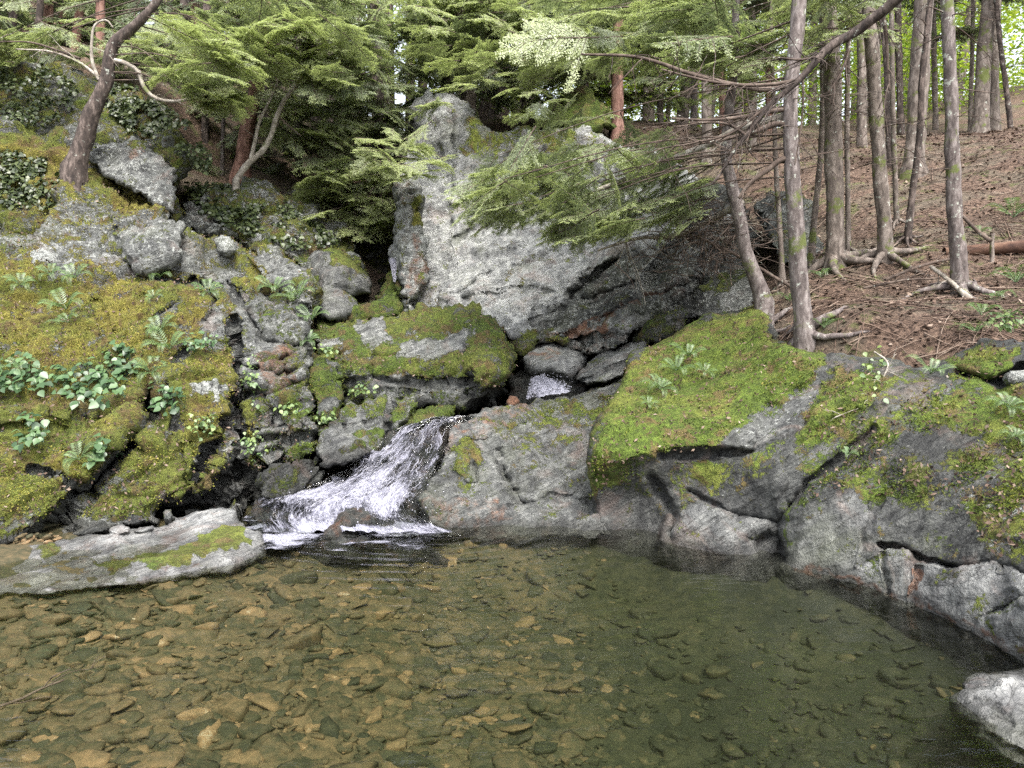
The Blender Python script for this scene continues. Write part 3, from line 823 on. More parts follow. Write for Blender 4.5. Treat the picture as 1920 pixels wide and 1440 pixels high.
# ---- middle ledges ---------------------------------------------------------
relief('mossy_ledge', [(584, 612), (596, 588), (640, 582), (720, 598), (770, 582), (830, 575), (880, 570), (925, 578), (948, 605), (958, 650), (962, 700), (958, 738), (930, 762), (880, 772), (820, 768), (770, 762), (640, 762), (630, 700), (590, 690)],
    [(590, 592, 9.1), (720, 598, 9.2), (880, 572, 9.2), (600, 645, 8.15), (720, 645, 8.1), (800, 655, 8.0), (900, 640, 8.1), (950, 610, 8.7), (960, 700, 8.0), (640, 750, 7.75), (780, 745, 7.7), (900, 760, 7.75), (800, 690, 7.78), (920, 690, 7.75)],
    'broad mossy ledge with pale bare top above the waterfall', 'rock ledge', step=4, rnd=(16, .3), back=1.2,
    plates=[([(630, 660), (650, 680), (650, 770), (620, 770)], .15, 5), ([(640, 682), (690, 680), (690, 712), (640, 715)], -.08, 4), ([(870, 640), (960, 640), (960, 770), (880, 770)], -.1, 10), ([(820, 590), (880, 575), (950, 610), (950, 640), (890, 620)], -.08, 8)],
    cracks=[([(640, 715), (700, 708), (800, 722), (880, 715)], 4, .1), ([(882, 700), (886, 770)], 5, .12), ([(700, 650), (700, 710)], 4, .06), ([(760, 715), (765, 765)], 4, .07), ([(660, 600), (668, 645), (640, 660)], 5, .08), ([(590, 660), (680, 668), (760, 664)], 5, .08), ([(900, 765), (960, 740)], 12, .3)],
    noise=dict(big=.05, ledge=.035, lf=7, block=.04, bf=1.7, crack=.04, fine=.02, seed=35), base=dict(moss=.72, hue=.72, lichen=.25, tone=0.45, plain=0.2),
    paint=[('moss', .08, [(675, 600), (720, 605), (725, 640), (680, 640)], 6), ('tone', .8, [(590, 625), (720, 600), (840, 625), (910, 615), (870, 660), (740, 665), (600, 650)], 12), ('moss', .12, [(740, 640), (800, 625), (880, 625), (860, 655), (800, 672), (740, 660)], 8), ('moss', .12, [(590, 634), (640, 634), (640, 648), (590, 650)], 4),
           ('moss', .35, [(640, 690), (800, 720), (900, 715), (960, 720), (950, 765), (640, 765)], 10), ('wet', .8, [(780, 745), (960, 725), (960, 775), (780, 772)], 10), ('rust', .35, [(820, 690), (860, 690), (860, 706), (820, 706)], 6), ('tone', .85, [(860, 665), (920, 670), (900, 690), (870, 685)], 6)])
relief('rock_column', [(586, 680), (604, 672), (640, 674), (644, 702), (636, 780), (612, 795), (586, 790), (582, 730)], [(586, 680, 7.75), (642, 680, 7.7), (636, 780, 7.3), (586, 788, 7.15)],
    'upright mossy stone column beside the broad ledge', 'rock', step=4, rnd=(8, .12), back=.5, plates=[([(580, 735), (640, 740), (636, 800), (580, 800)], -.06, 4)], noise=dict(big=.03, ledge=.03, lf=6, block=.05, bf=2.5, crack=.04, seed=37), base=dict(moss=.7, hue=.85, tone=0.4), paint=[('moss', .05, [(590, 745), (625, 740), (630, 765), (595, 768)], 4), ('moss', .1, [(600, 676), (640, 678), (640, 686), (606, 686)], 3)])
relief('stepped_block', [(592, 802), (620, 784), (650, 748), (700, 742), (778, 742), (786, 770), (752, 805), (728, 815), (700, 850), (660, 842), (600, 825)],
    [(592, 802, 7.0), (650, 750, 7.5), (780, 745, 7.5), (752, 805, 7.1), (700, 845, 6.9), (610, 825, 6.85)],
    'angular grey block with green moss directly left of the waterfall lip', 'rock', step=4, rnd=(8, .12), back=.6, plates=[([(735, 742), (790, 742), (770, 790), (735, 815)], -.1, 4), ([(640, 790), (735, 790), (720, 850), (640, 850)], -.06, 4)],
    cracks=[([(732, 745), (728, 815)], 5, .15), ([(640, 800), (700, 790), (735, 800)], 5, .1)], noise=dict(big=.03, ledge=.03, lf=7, block=.06, bf=2, crack=.05, seed=39), base=dict(moss=.5, hue=.8, tone=0.5, plain=0.3), paint=[('moss', .05, [(610, 800), (680, 770), (700, 800), (640, 820)], 8), ('tone', .5, [(610, 800), (680, 770), (700, 800), (640, 820)], 8)])
relief('wet_block', [(586, 808), (612, 796), (650, 800), (690, 815), (700, 848), (660, 866), (605, 872), (588, 850)], [(586, 808, 6.95), (690, 815, 6.95), (700, 850, 6.7), (600, 870, 6.55), (640, 830, 6.65)],
    'flat topped wet dark grey block jutting over the white water', 'rock', step=4, rnd=(10, .12), back=.6, noise=dict(big=.03, ledge=.03, lf=8, block=.03, bf=2, crack=.03, seed=40), base=dict(moss=.1, hue=.8, tone=0.55, wet=.35, plain=0.4), paint=[('wet', 1, [(586, 845), (700, 838), (700, 880), (586, 880)], 6), ('moss', .6, [(640, 835), (690, 830), (690, 846), (640, 852)], 5)])
relief('mossy_boulder', [(750, 805), (768, 782), (800, 765), (838, 754), (856, 764), (842, 780), (800, 796), (775, 806)], [(750, 805, 7.0), (856, 764, 7.45), (800, 765, 7.4), (785, 800, 6.95)],
    'long low green boulder at the head of the waterfall', 'boulder', step=3, jit=3, rnd=(12, .15), back=.4, noise=dict(big=.03, ledge=.02, block=.02, bf=2, crack=.02, seed=41), base=dict(moss=.8, hue=.8, tone=.2))
relief('wet_ledge', [(478, 905), (500, 880), (560, 868), (600, 850), (612, 880), (600, 912), (540, 930), (490, 935)], [(478, 905, 6.45), (600, 855, 6.75), (600, 905, 6.6), (490, 930, 6.3), (540, 895, 6.4)],
    'low dark wet ledge at the foot of the outcrop beside the rapids', 'rock ledge', step=4, rnd=(10, .15), back=.5, noise=dict(big=.04, ledge=.03, block=.05, bf=2.5, crack=.05, seed=42), base=dict(moss=.35, hue=.8, tone=.15, wet=.7))
relief('round_boulder', [(968, 668), (985, 652), (1020, 645), (1060, 644), (1090, 652), (1112, 665), (1095, 690), (1075, 718), (1040, 716), (1005, 706), (985, 690)], [(968, 668, 8.7), (1112, 665, 8.8), (1040, 645, 8.9), (1040, 716, 8.4), (1040, 680, 8.3)],
    'smooth tan topped boulder above the small upper cascade', 'boulder', step=3, rnd=(24, .35), back=.7, noise=dict(big=.03, ledge=.008, block=.01, bf=1, crack=0, fine=.006, seed=43), base=dict(moss=.02, tone=0.62, lichen=.1, plain=0.8), paint=[('rust', .5, [(985, 655), (1060, 645), (1050, 675), (990, 680)], 14), ('tone', .7, [(990, 650), (1090, 650), (1090, 668), (990, 668)], 10), ('wet', .7, [(1000, 695), (1100, 690), (1080, 722), (1000, 715)], 8)])
relief('slab_boulder', [(1068, 716), (1085, 690), (1120, 665), (1170, 645), (1212, 634), (1220, 648), (1195, 685), (1165, 715), (1110, 724)], [(1068, 716, 8.2), (1120, 665, 8.5), (1215, 636, 8.5), (1165, 715, 7.8), (1130, 700, 7.95)],
    'long dark grey slab boulder leaning up to the mossy bank', 'boulder', step=3, rnd=(18, .25), back=.7, cracks=[([(1090, 712), (1140, 690), (1200, 670)], 4, .1)], noise=dict(big=.03, ledge=.012, block=.015, bf=1, crack=.01, fine=.01, seed=44), base=dict(moss=.2, tone=0.5, hue=.7, lichen=.15, plain=0.6))
relief('tilted_slab', [(955, 650), (985, 615), (1040, 612), (1080, 618), (1060, 640), (1000, 652), (970, 668)], [(955, 650, 8.9), (1080, 618, 8.9), (985, 615, 9.1), (990, 655, 8.7)],
    'mossy brown tilted slab at the end of the broad ledge', 'rock', step=4, rnd=(10, .15), back=.6, noise=dict(big=.04, ledge=.05, lf=7, block=.06, bf=2.5, crack=.05, seed=45), base=dict(moss=.5, hue=.6, tone=0.5, rust=.4))
relief('tilted_slab', [(1030, 650), (1090, 618), (1170, 600), (1200, 606), (1180, 640), (1130, 662), (1105, 668)], [(1030, 650, 8.95), (1190, 602, 8.8), (1130, 660, 8.6), (1090, 620, 8.95)],
    'lichen dotted tilted slab resting above the tan boulder', 'rock', step=4, rnd=(10, .15), back=.6, noise=dict(big=.04, ledge=.06, lf=7, block=.08, bf=2.5, crack=.05, seed=46), base=dict(moss=.15, hue=.6, tone=0.6, lichen=.6, rust=.35))
relief('tilted_slab', [(1180, 640), (1195, 610), (1230, 598), (1270, 590), (1282, 606), (1250, 630), (1215, 640)], [(1180, 640, 8.7), (1282, 600, 8.4), (1230, 598, 8.7), (1215, 640, 8.4)],
    'low green edged slab in the dark gap under the cliff', 'rock', step=3, rnd=(10, .15), back=.5, noise=dict(big=.04, ledge=.04, lf=7, block=.05, bf=2.5, crack=.05, seed=47), base=dict(moss=.45, hue=.7, tone=0.35, wet=.5, lichen=.3))
SLAB = relief('sloping_slab', [(838, 812), (850, 792), (905, 775), (960, 757), (1005, 748), (1070, 732), (1110, 722), (1166, 708), (1185, 740), (1180, 800), (1150, 880), (1150, 960), (1150, 1095), (1040, 1095), (900, 1095), (795, 1095), (790, 935), (820, 880)],
    [(840, 800, 7.0), (905, 775, 7.3), (1010, 748, 7.7), (1166, 708, 8.0), (1180, 800, 7.3), (1150, 900, 6.6), (1000, 850, 6.9), (850, 870, 6.5), (800, 940, 6.2), W(800, 985), W(900, 980), W(1040, 985), W(1140, 990), (800, 1090, 6.15), (950, 1090, 6.1), (1140, 1090, 6.0), (950, 930, 6.35), (1080, 930, 6.4)],
    'grey striped sloping slab between the waterfall and the mossy bank', 'rock slab', step=3, rnd=(12, .15), back=1.0,
    plates=[([(790, 930), (960, 935), (1060, 965), (1150, 960), (1150, 1015), (790, 1015)], -.1, 8), ([(845, 838), (900, 832), (905, 880), (880, 905), (845, 880)], -.05, 6)],
    cracks=[([(936, 845), (942, 880), (962, 920), (985, 945)], 9, .14), ([(885, 870), (895, 905)], 6, .1), ([(880, 830), (980, 800), (1090, 760), (1160, 740)], 4, .05), ([(960, 950), (1040, 930), (1130, 940)], 5, .07)],
    noise=dict(big=.04, ledge=.02, lf=9, block=.012, bf=1.2, crack=.02, fine=.016, seed=48), base=dict(moss=.25, hue=.6, tone=0.38, lichen=0.08, plain=0.4),
    paint=[('moss', .75, [(845, 838), (900, 832), (905, 875), (870, 900), (845, 880)], 6), ('rust', .42, [(840, 830), (850, 795), (960, 757), (1010, 752), (960, 800), (860, 835)], 8), ('moss', .5, [(1000, 760), (1100, 730), (1180, 740), (1150, 800), (1060, 800), (920, 810)], 20), ('rust', .42, [(790, 925), (900, 935), (980, 950), (960, 985), (790, 1000)], 10),
           ('tone', .25, [(938, 845), (975, 850), (1000, 940), (960, 945)], 6), ('moss', .5, [(1030, 940), (1060, 950), (1060, 985), (1035, 980)], 6), ('wet', .4, [(790, 880), (850, 860), (850, 990), (790, 1000)], 10)])
# ---- right bank ------------------------------------------------------------
RIGHT = relief('bank_rock',
    [(1098, 850), (1112, 800), (1150, 752), (1168, 705), (1188, 668), (1260, 622), (1335, 588), (1425, 566), (1448, 590), (1452, 640), (1550, 668), (1650, 676), (1745, 690), (1800, 665), (1860, 640), (1930, 640), (2040, 640), (2450, 600), (2450, 1900), (2040, 1560), (1920, 1440), (1800, 1370), (1700, 1320), (1600, 1280), (1480, 1230), (1350, 1190), (1250, 1160), (1150, 1120), (1128, 1060), (1122, 985), (1108, 900)],
    [(1100, 850, 5.95), (1150, 752, 6.6), (1188, 668, 7.3), (1260, 625, 7.55), (1425, 568, 7.7), (1452, 640, 6.75), (1550, 665, 6.2), (1745, 690, 5.75), (1860, 645, 5.6), (2040, 640, 5.1),
     (1250, 800, 6.05), (1200, 850, 5.85), (1330, 830, 5.75), (1130, 960, 6.05), W(1150, 995), (1180, 930, 6.02), (1200, 990, 5.95), W(1250, 1008), (1300, 900, 5.8), W(1350, 1033), (1440, 1000, 5.45), W(1480, 1062), (1480, 960, 5.25), W(1600, 1088), W(1700, 1122), W(1800, 1163), W(1920, 1217),
     (1920, 1285, 3.72), (1600, 1150, 4.82), (1350, 1080, 5.42), (2040, 1300, 3.15), (1920, 1430, 3.68), (1700, 1310, 4.42), (1480, 1220, 5.0), (1350, 1180, 5.38), (1150, 1110, 6.0), (2040, 1490, 3.1), (2450, 600, 4.4), (2450, 1300, 2.9), (2450, 1850, 2.45), (2200, 1000, 3.3), (2200, 1650, 2.75), (2040, 1000, 3.7), (1300, 700, 6.9), (1450, 760, 6.0), (1500, 850, 5.4), (1700, 760, 5.3), (1700, 900, 4.85), (1900, 800, 4.75), (1920, 950, 4.2), (1700, 1020, 4.6), (1920, 1080, 3.85)],
    'massive grey bank rock with moss cap rising straight from the pool', 'bank rock', step=3, rnd=(12, .2), back=1.2,
    plates=[([(1650, 1024), (1700, 1034), (1745, 1056), (1800, 1066), (1870, 1058), (2040, 1085), (2040, 1360), (1920, 1285), (1600, 1150), (1560, 1090), (1620, 1040)], -.07, 5), ([(1098, 850), (1170, 700), (1340, 590), (1430, 566), (1450, 650), (1545, 668), (1530, 700), (1440, 760), (1400, 840), (1320, 845), (1240, 852), (1170, 880), (1110, 890)], -.09, 12),
            ([(1290, 925), (1360, 965), (1465, 985), (1450, 1050), (1440, 1110), (1230, 1060), (1250, 960)], -.09, 6), ([(1410, 1010), (1465, 985), (1478, 1060), (1420, 1050)], .14, 12), ([(1470, 970), (1500, 930), (1640, 810), (1640, 760), (1560, 780), (1470, 850)], .05, 8), ([(1850, 1150), (1920, 1125), (2040, 1110), (2040, 1360), (1920, 1260)], -.06, 5)],
    cracks=[([(1240, 856), (1320, 852), (1410, 848)], 5, .12), ([(1295, 922), (1360, 962), (1462, 982), (1474, 960), (1510, 912), (1640, 800)], 5, .12), ([(1650, 1020), (1700, 1031), (1742, 1052), (1800, 1063), (1870, 1055), (1930, 1076), (2040, 1085)], 4, .14), ([(1722, 1058), (1708, 1130)], 3, .05), ([(1655, 1032), (1668, 1112)], 3, .05), ([(1848, 1155), (1905, 1128), (1960, 1120)], 4, .08),
            ([(1610, 1060), (1620, 1000), (1650, 930)], 4, .04), ([(1555, 690), (1530, 760), (1510, 800)], 5, .05), ([(1800, 700), (1870, 720), (1920, 690)], 8, .2), ([(1600, 870), (1700, 780), (1780, 760)], 6, .04), ([(1220, 900), (1270, 970), (1260, 1010)], 8, .1)],
    noise=dict(big=.03, ledge=.02, lf=3.2, block=.0, bf=1.0, crack=.012, fine=.006, facet=.004, seed=51), base=dict(moss=0.2, hue=.72, tone=0.03, lichen=0.1, plain=0.65),
    paint=[('moss', .95, [(1095, 850), (1170, 690), (1260, 615), (1425, 560), (1450, 640), (1555, 662), (1530, 700), (1440, 762), (1390, 795), (1320, 842), (1240, 856), (1180, 900), (1105, 930)], 14), ('hue', .82, [(1098, 850), (1250, 620), (1430, 560), (1545, 665), (1400, 800), (1180, 880)], 14),
           ('moss', .8, [(1560, 690), (1640, 690), (1655, 720), (1600, 810), (1500, 840), (1510, 780), (1540, 730)], 14), ('moss', .72, [(1600, 800), (1700, 760), (1760, 735), (1930, 700), (2040, 690), (2040, 860), (1920, 890), (1860, 830), (1790, 800), (1700, 800), (1640, 830)], 28),
           ('moss', .95, [(1770, 680), (1870, 645), (1910, 650), (1900, 700), (1830, 735), (1790, 710)], 7), ('hue', .95, [(1770, 680), (1910, 650), (1900, 700), (1830, 735)], 8), ('moss', .66, [(1790, 850), (1880, 820), (2040, 800), (2040, 980), (1920, 1000), (1840, 930)], 34),
           ('moss', .5, [(1480, 965), (1520, 912), (1640, 802), (1740, 735), (1760, 755), (1650, 850), (1560, 910)], 22), ('moss', .5, [(1800, 930), (1920, 930), (2040, 900), (2040, 1060), (1850, 1040)], 16), ('lichen', .6, [(1800, 930), (1920, 930), (1960, 1040), (1850, 1030)], 12),
           ('wet', .75, [(1640, 880), (1700, 820), (1760, 790), (1845, 800), (1800, 860), (1740, 900), (1700, 960)], 10), ('moss', 0, [(1660, 880), (1720, 825), (1770, 800), (1840, 805), (1790, 855), (1720, 900)], 10),
           ('moss', .42, [(1150, 870), (1400, 850), (1480, 860), (1400, 920), (1300, 930), (1180, 930)], 26), ('moss', .45, [(1480, 850), (1640, 820), (1900, 880), (1900, 960), (1700, 960), (1520, 930)], 50), ('lichen', .42, [(1370, 770), (1450, 740), (1540, 690), (1530, 740), (1480, 820), (1390, 850)], 8), ('tone', .25, [(1370, 770), (1450, 740), (1540, 690), (1530, 740), (1480, 820), (1390, 850)], 10),
           ('tone', .62, [(1655, 1022), (1745, 1058), (1870, 1060), (2040, 1085), (2040, 1330), (1800, 1200), (1600, 1110), (1600, 1060)], 6), ('tone', .35, [(1300, 930), (1460, 990), (1430, 1050), (1250, 1020)], 10), ('tone', .3, [(1480, 990), (1640, 900), (1660, 1020), (1600, 1080), (1490, 1060)], 20),
           ('rust', .32, [(1690, 900), (1740, 890), (1735, 940), (1695, 950)], 8), ('rust', .38, [(1240, 880), (1290, 870), (1310, 930), (1270, 940)], 10), ('rust', .6, [(1714, 1060), (1728, 1062), (1712, 1130), (1698, 1122)], 3),
           ('rust', .5, [(1480, 1056), (1600, 1082), (1700, 1115), (1800, 1155), (1930, 1212), (1930, 1230), (1800, 1172), (1700, 1130), (1600, 1096), (1480, 1068)], 4), ('wet', .55, [(1120, 880), (1230, 870), (1280, 960), (1260, 1020), (1140, 1010)], 12), ('tone', .12, [(1110, 880), (1230, 870), (1260, 960), (1240, 1020), (1130, 1010)], 12), ('wet', .9, [(1400, 1005), (1466, 985), (1480, 1062), (1420, 1056)], 6)])  # left undercut kept dark by wet and tone, shade put into colour
relief('bank_boulder', [(1880, 705), (1900, 690), (1960, 685), (2030, 690), (2030, 725), (1930, 722), (1890, 720)], [(1880, 705, 5.15), (2030, 700, 4.85), (1950, 688, 5.2), (1950, 722, 4.95)],
    'pale lichened boulder end poking out of the bank top over a dark slot', 'boulder', step=4, rnd=(12, .12), back=.5, noise=dict(big=.03, ledge=.02, block=.03, seed=54), base=dict(moss=.2, hue=.8, tone=.7, lichen=.7))
# ---- foreground ------------------------------------------------------------
FSLAB = relief('shore_slab', [(-300, 1048), (20, 1036), (110, 1022), (230, 998), (330, 975), (398, 958), (432, 962), (462, 984), (496, 1022), (498, 1046), (440, 1064), (330, 1088), (250, 1103), (100, 1117), (-300, 1136)],
    [(-60, 1048, 5.35), (110, 1022, 5.6), (330, 975, 5.95), (410, 958, 6.1), (470, 990, 5.85), W(494, 1022), W(440, 1052), W(330, 1077), W(250, 1092), W(100, 1106), W(-60, 1114), (100, 1150, 4.35), (330, 1120, 4.75), (495, 1070, 5.15), (-60, 1160, 4.3), (200, 1050, 5.1), (380, 1010, 5.55), (300, 1030, 5.3)],
    'smooth pinkish grey shore slab with bright green algae lying at the pool edge', 'rock slab', step=4, jit=3, rnd=(10, .1), back=.8, cracks=[([(130, 1068), (230, 1060), (330, 1055)], 4, .04), ([(200, 1020), (330, 985)], 4, .03)], algae=True, noise=dict(big=.035, ledge=.02, lf=8, block=.012, bf=1.2, crack=.015, fine=.008, seed=56), base=dict(moss=.03, hue=.6, tone=0.74, lichen=0.0, rust=0.26, plain=0.9),
    paint=[('moss', 1., [(330, 1030), (370, 1000), (420, 984), (458, 1000), (470, 1025), (420, 1042), (360, 1062), (300, 1060)], 7), ('moss', .9, [(170, 1045), (240, 1040), (320, 1025), (330, 1060), (250, 1062), (180, 1060)], 8), ('moss', .7, [(65, 1040), (115, 1034), (120, 1056), (80, 1062)], 6), ('hue', .55, [(60, 960), (500, 960), (500, 1080), (60, 1080)], 10), ('tone', .95, [(-300, 1090), (330, 1060), (440, 1040), (440, 1060), (330, 1085), (-300, 1125)], 8)])
relief('shore_boulder', [(1782, 1312), (1806, 1292), (1850, 1286), (1930, 1262), (2050, 1230), (2050, 1500), (1960, 1470), (1900, 1440), (1850, 1400), (1800, 1350)], [(1782, 1314, 3.24), (1830, 1330, 3.1), (1930, 1265, 3.3), (2050, 1235, 3.35), (1900, 1412, 2.86), (2050, 1490, 2.62), (1920, 1350, 2.97), (1800, 1350, 3.18)],
    'pale pinkish foreground boulder with split wet edge at the pool corner', 'boulder', step=4, jit=4, rnd=(12, .07), back=.6, plates=[([(1850, 1370), (1900, 1352), (1960, 1350), (2050, 1340), (2050, 1450), (1930, 1412), (1870, 1390)], -.03, 4)], cracks=[([(1830, 1310), (1870, 1322), (1890, 1340), (1860, 1345)], 4, .02)],
    noise=dict(big=.010, ledge=.012, lf=9, block=.008, bf=3, crack=.012, fine=.004, facet=.003, seed=58), base=dict(moss=.0, tone=0.62, lichen=0.1, rust=0.1, plain=0.95), paint=[('wet', .8, [(1782, 1316), (1860, 1375), (1920, 1405), (2050, 1450), (2050, 1510), (1900, 1450), (1790, 1350)], 5), ('tone', .35, [(1782, 1316), (1860, 1380), (1920, 1412), (2050, 1460), (2050, 1510), (1900, 1450), (1790, 1350)], 4)])
relief('shore_boulder', [(1800, 1280), (1815, 1270), (1870, 1262), (1925, 1246), (1990, 1235), (2040, 1240), (2040, 1300), (1930, 1300), (1850, 1296), (1810, 1292)], [(1800, 1281, 3.36), (1870, 1264, 3.45), (2040, 1240, 3.5), (1850, 1290, 3.3), (2040, 1290, 3.3)],
    'thin pink upper lobe of rock behind the split foreground boulder', 'boulder', step=3, jit=3, rnd=(9, .05), back=.4, noise=dict(big=.015, ledge=.01, lf=9, block=.015, bf=3, crack=.01, fine=.006, seed=59), base=dict(moss=0, tone=0.66, lichen=0.1, rust=0.22, plain=0.95))
relief('rapid_rock', [(664, 992), (686, 974), (716, 968), (742, 978), (756, 992), (750, 1012), (700, 1016), (670, 1010)], [(664, 992, 6.0), (756, 992, 5.98), (716, 969, 6.1), (710, 1000, 5.9)],
    'small dark wet rock splitting the foot of the waterfall', 'rock', step=3, jit=3, rnd=(12, .1), back=.3, noise=dict(big=.02, ledge=.04, lf=9, block=.03, bf=3, crack=.03, seed=60), base=dict(moss=.1, tone=.1, wet=.9))
relief('shore_stone', [(130, 1002), (165, 982), (195, 974), (222, 986), (205, 1000), (150, 1012)], [(130, 1002, 5.75), (222, 986, 5.78), (180, 975, 5.85), (170, 1008, 5.65)],
    'low mossy brown stone behind the shore slab', 'stone', step=3, jit=2, rnd=(10, .08), back=.2, noise=dict(big=.02, ledge=.01, block=.02, bf=4, crack=.01, fine=.01, seed=61), base=dict(moss=.35, hue=.6, tone=.25))
relief('shore_stone', [(203, 994), (212, 986), (228, 983), (244, 990), (244, 1000), (224, 1006), (206, 1003)], [(203, 996, 5.6), (244, 996, 5.6), (224, 984, 5.66), (224, 1004, 5.55)],
    'small rounded pinkish cobble sitting on the shore slab', 'stone', step=2, jit=1, rnd=(10, .06), back=.1, noise=dict(big=.01, ledge=0, block=0, crack=0, fine=.006, seed=62), base=dict(tone=.85, rust=.25, plain=0.9))
relief('shore_stone', [(245, 992), (262, 985), (288, 984), (292, 992), (270, 1000), (250, 1001)], [(245, 994, 5.68), (292, 990, 5.68), (270, 985, 5.72), (265, 1000, 5.63)],
    'flat grey cobble next to the rounded pinkish one', 'stone', step=2, jit=1, rnd=(7, .04), back=.1, noise=dict(big=.01, ledge=0, block=0, crack=0, fine=.006, seed=63), base=dict(tone=.5, rust=.2, plain=0.9))
relief('shore_stone', [(304, 962), (310, 953), (322, 954), (328, 968), (322, 980), (308, 978)], [(304, 964, 5.85), (328, 968, 5.85), (315, 953, 5.88), (315, 979, 5.8)],
    'upright greenish cobble wedged in the dark undercut above the slab', 'stone', step=2, jit=1, rnd=(9, .05), back=.1, noise=dict(big=.01, ledge=0, block=0, crack=0, fine=.006, seed=64), base=dict(tone=.6, moss=.3, hue=.6))
relief('cascade_bed', [(900, 778), (835, 790), (740, 808), (690, 850), (600, 905), (480, 935), (455, 970), (470, 1085), (600, 1100), (760, 1105), (860, 1095), (810, 1000), (800, 960), (815, 900), (840, 830), (900, 795)],
    [(900, 785, 7.35), (835, 795, 7.25), (740, 812, 7.15), (600, 905, 6.72), (480, 940, 6.45), (640, 950, 6.45), (720, 900, 6.6), (800, 960, 6.3), W(480, 1000), W(640, 1020), W(830, 1015), (480, 1085, 5.9), (640, 1095, 5.85), (840, 1095, 5.95)],
    'dark brown stepped rock bed under the white water', 'rock bed', step=5, rnd=(8, .08), back=.6, noise=dict(big=.04, ledge=.06, lf=6, block=.06, bf=2.5, crack=.04, seed=66), base=dict(tone=.12, wet=.7, rust=.35))
relief('dark_hollow_rock', [(950, 770), (955, 690), (990, 680), (1100, 700), (1090, 740), (1000, 765)], [(950, 770, 8.3), (955, 690, 8.9), (1100, 700, 8.7), (1000, 765, 8.1), (1090, 740, 8.3)],
    'wet rock coloured black for the shade of the hollow beside the small upper cascade', 'rock', step=4, rnd=(8, .1), back=.5, noise=dict(big=.06, ledge=.05, block=.08, bf=2.5, crack=.05, seed=67), base=dict(tone=.03, wet=.9))  # tone near black paints the hollow's shade onto the rock
relief('rust_stone', [(948, 752), (955, 741), (970, 742), (976, 752), (968, 764), (952, 764)], [(948, 752, 7.5), (976, 752, 7.5), (960, 741, 7.55), (960, 764, 7.45)],
    'small rust orange stone at the lip between ledge and slab', 'stone', step=2, jit=1, rnd=(9, .06), back=.1, noise=dict(big=.01, ledge=0, block=0, crack=0, fine=.006, seed=68), base=dict(rust=.95, tone=.5))

# ------------------------------------------------------------------ terrain
TC = [P(*c) for c in [
    (1452, 655, 7.0), (1430, 600, 7.9), (1510, 638, 6.62), (1560, 668, 6.35), (1650, 676, 6.15), (1745, 690, 5.95), (1850, 655, 5.8), (1960, 640, 5.3), (1800, 540, 7.4), (1660, 488, 8.3), (1565, 508, 8.5), (1430, 562, 8.0),
    (1900, 470, 8.2), (1700, 440, 8.8), (1712, 325, 11), (1840, 252, 14), (1600, 262, 14), (1400, 285, 13), (1300, 330, 12.5), (1150, 235, 14), (1920, 240, 15), (2150, 420, 8), (1620, 580, 7.2), (1900, 560, 6.9),
    (1000, 260, 14), (880, 230, 15), (700, 380, 15), (620, 330, 15), (480, 330, 11.6), (380, 320, 12), (560, 380, 11.4), (330, 170, 12.5), (200, 120, 12.0), (60, 90, 12.0), (-150, 60, 12), (-300, 300, 9.5), (150, 100, 14), (-100, 20, 15), (450, 240, 15)]]
TC += [np.array(c, float) for c in [
    (-6.0, 6.2, .3), (-4, 6.9, .2), (-2.5, 7.6, .4), (-4, 8.2, 1.2), (-6, 8.2, 1.6), (-2.4, 9.2, 1.2), (-5.5, 10, 3.2), (-8, 10, 3.8), (-1, 6.8, -1.9), (0, 7.0, -1.9), (1, 7.0, -1.7), (0, 5.2, -2.2), (1.2, 5.2, -2.4), (2.2, 5.2, -2.2), (-1.2, 5.2, -1.8), (-2.5, 5.4, -1.0), (-4.5, 5.2, -.5), (0, 8.4, .0), (-1, 9.0, .2), (-.8, 10.5, 1.2), (.5, 10, .6), (1.5, 9.6, .8), (2.2, 8.3, 1.0),
    (3, 5.8, .2), (4, 5.3, .6), (5.5, 4.6, 1.5), (5.2, 3, 1.3), (6, 1.5, 1.5), (4, 1.5, -.6), (0, 1.5, -3), (0, 3.5, -3), (-3, 3.5, -2.4), (2, 3.3, -2.6), (-3, 1.5, -2.4), (-6.5, 2, -1.6), (-7, 4, -.6), (7, 6, 2.2), (9, 10, 4.5), (0, 13, 3.0), (-1.5, 14, 2.4), (2, 13.0, 4.3),
    (-14, 12, 8), (-12, 20, 10), (-6, 20, 8.5), (0, 21, 5), (6, 20, 6.6), (12, 20, 7.6), (18, 14, 8), (20, 25, 9), (8, 30, 7.4), (0, 32, 6.5), (-10, 32, 11), (-22, 20, 14), (-24, 36, 15), (24, 38, 9), (0, 42, 8), (-3.0, 12.5, 3.6), (12, 8, 5)]]
TC = np.array(TC)
_tev = tps(TC, 'lin')


def TZ(x, y):
    x = np.asarray(x, float)
    y = np.asarray(y, float)
    p = np.stack([x.ravel(), y.ravel(), np.zeros(x.size)], -1)
    return _tev(x, y) + (0.07 * fbm(p * .9, 4, 70) + .025 * fbm(p * 4, 2, 71)).reshape(x.shape)


gx, gy = np.meshgrid(np.r_[np.arange(-26, -9, .4), np.arange(-9, 9, .09), np.arange(9, 26, .4)], np.r_[np.arange(1.4, 5.2, .25), np.arange(5.2, 15, .09), np.arange(15, 44, .4)], indexing='ij')
tz = TZ(gx, gy)
V = np.stack([gx.ravel(), gy.ravel(), tz.ravel()], -1)
ny = gx.shape[1]
i, j = np.meshgrid(np.arange(gx.shape[0] - 1), np.arange(ny - 1), indexing='ij')
k = (i * ny + j).ravel()
q = np.stack([k, k + ny, k + ny + 1, k + 1], -1)
tag(link('forest_floor', mk_mesh('forest_floor', V, q, [M['floor']])), kind='structure')

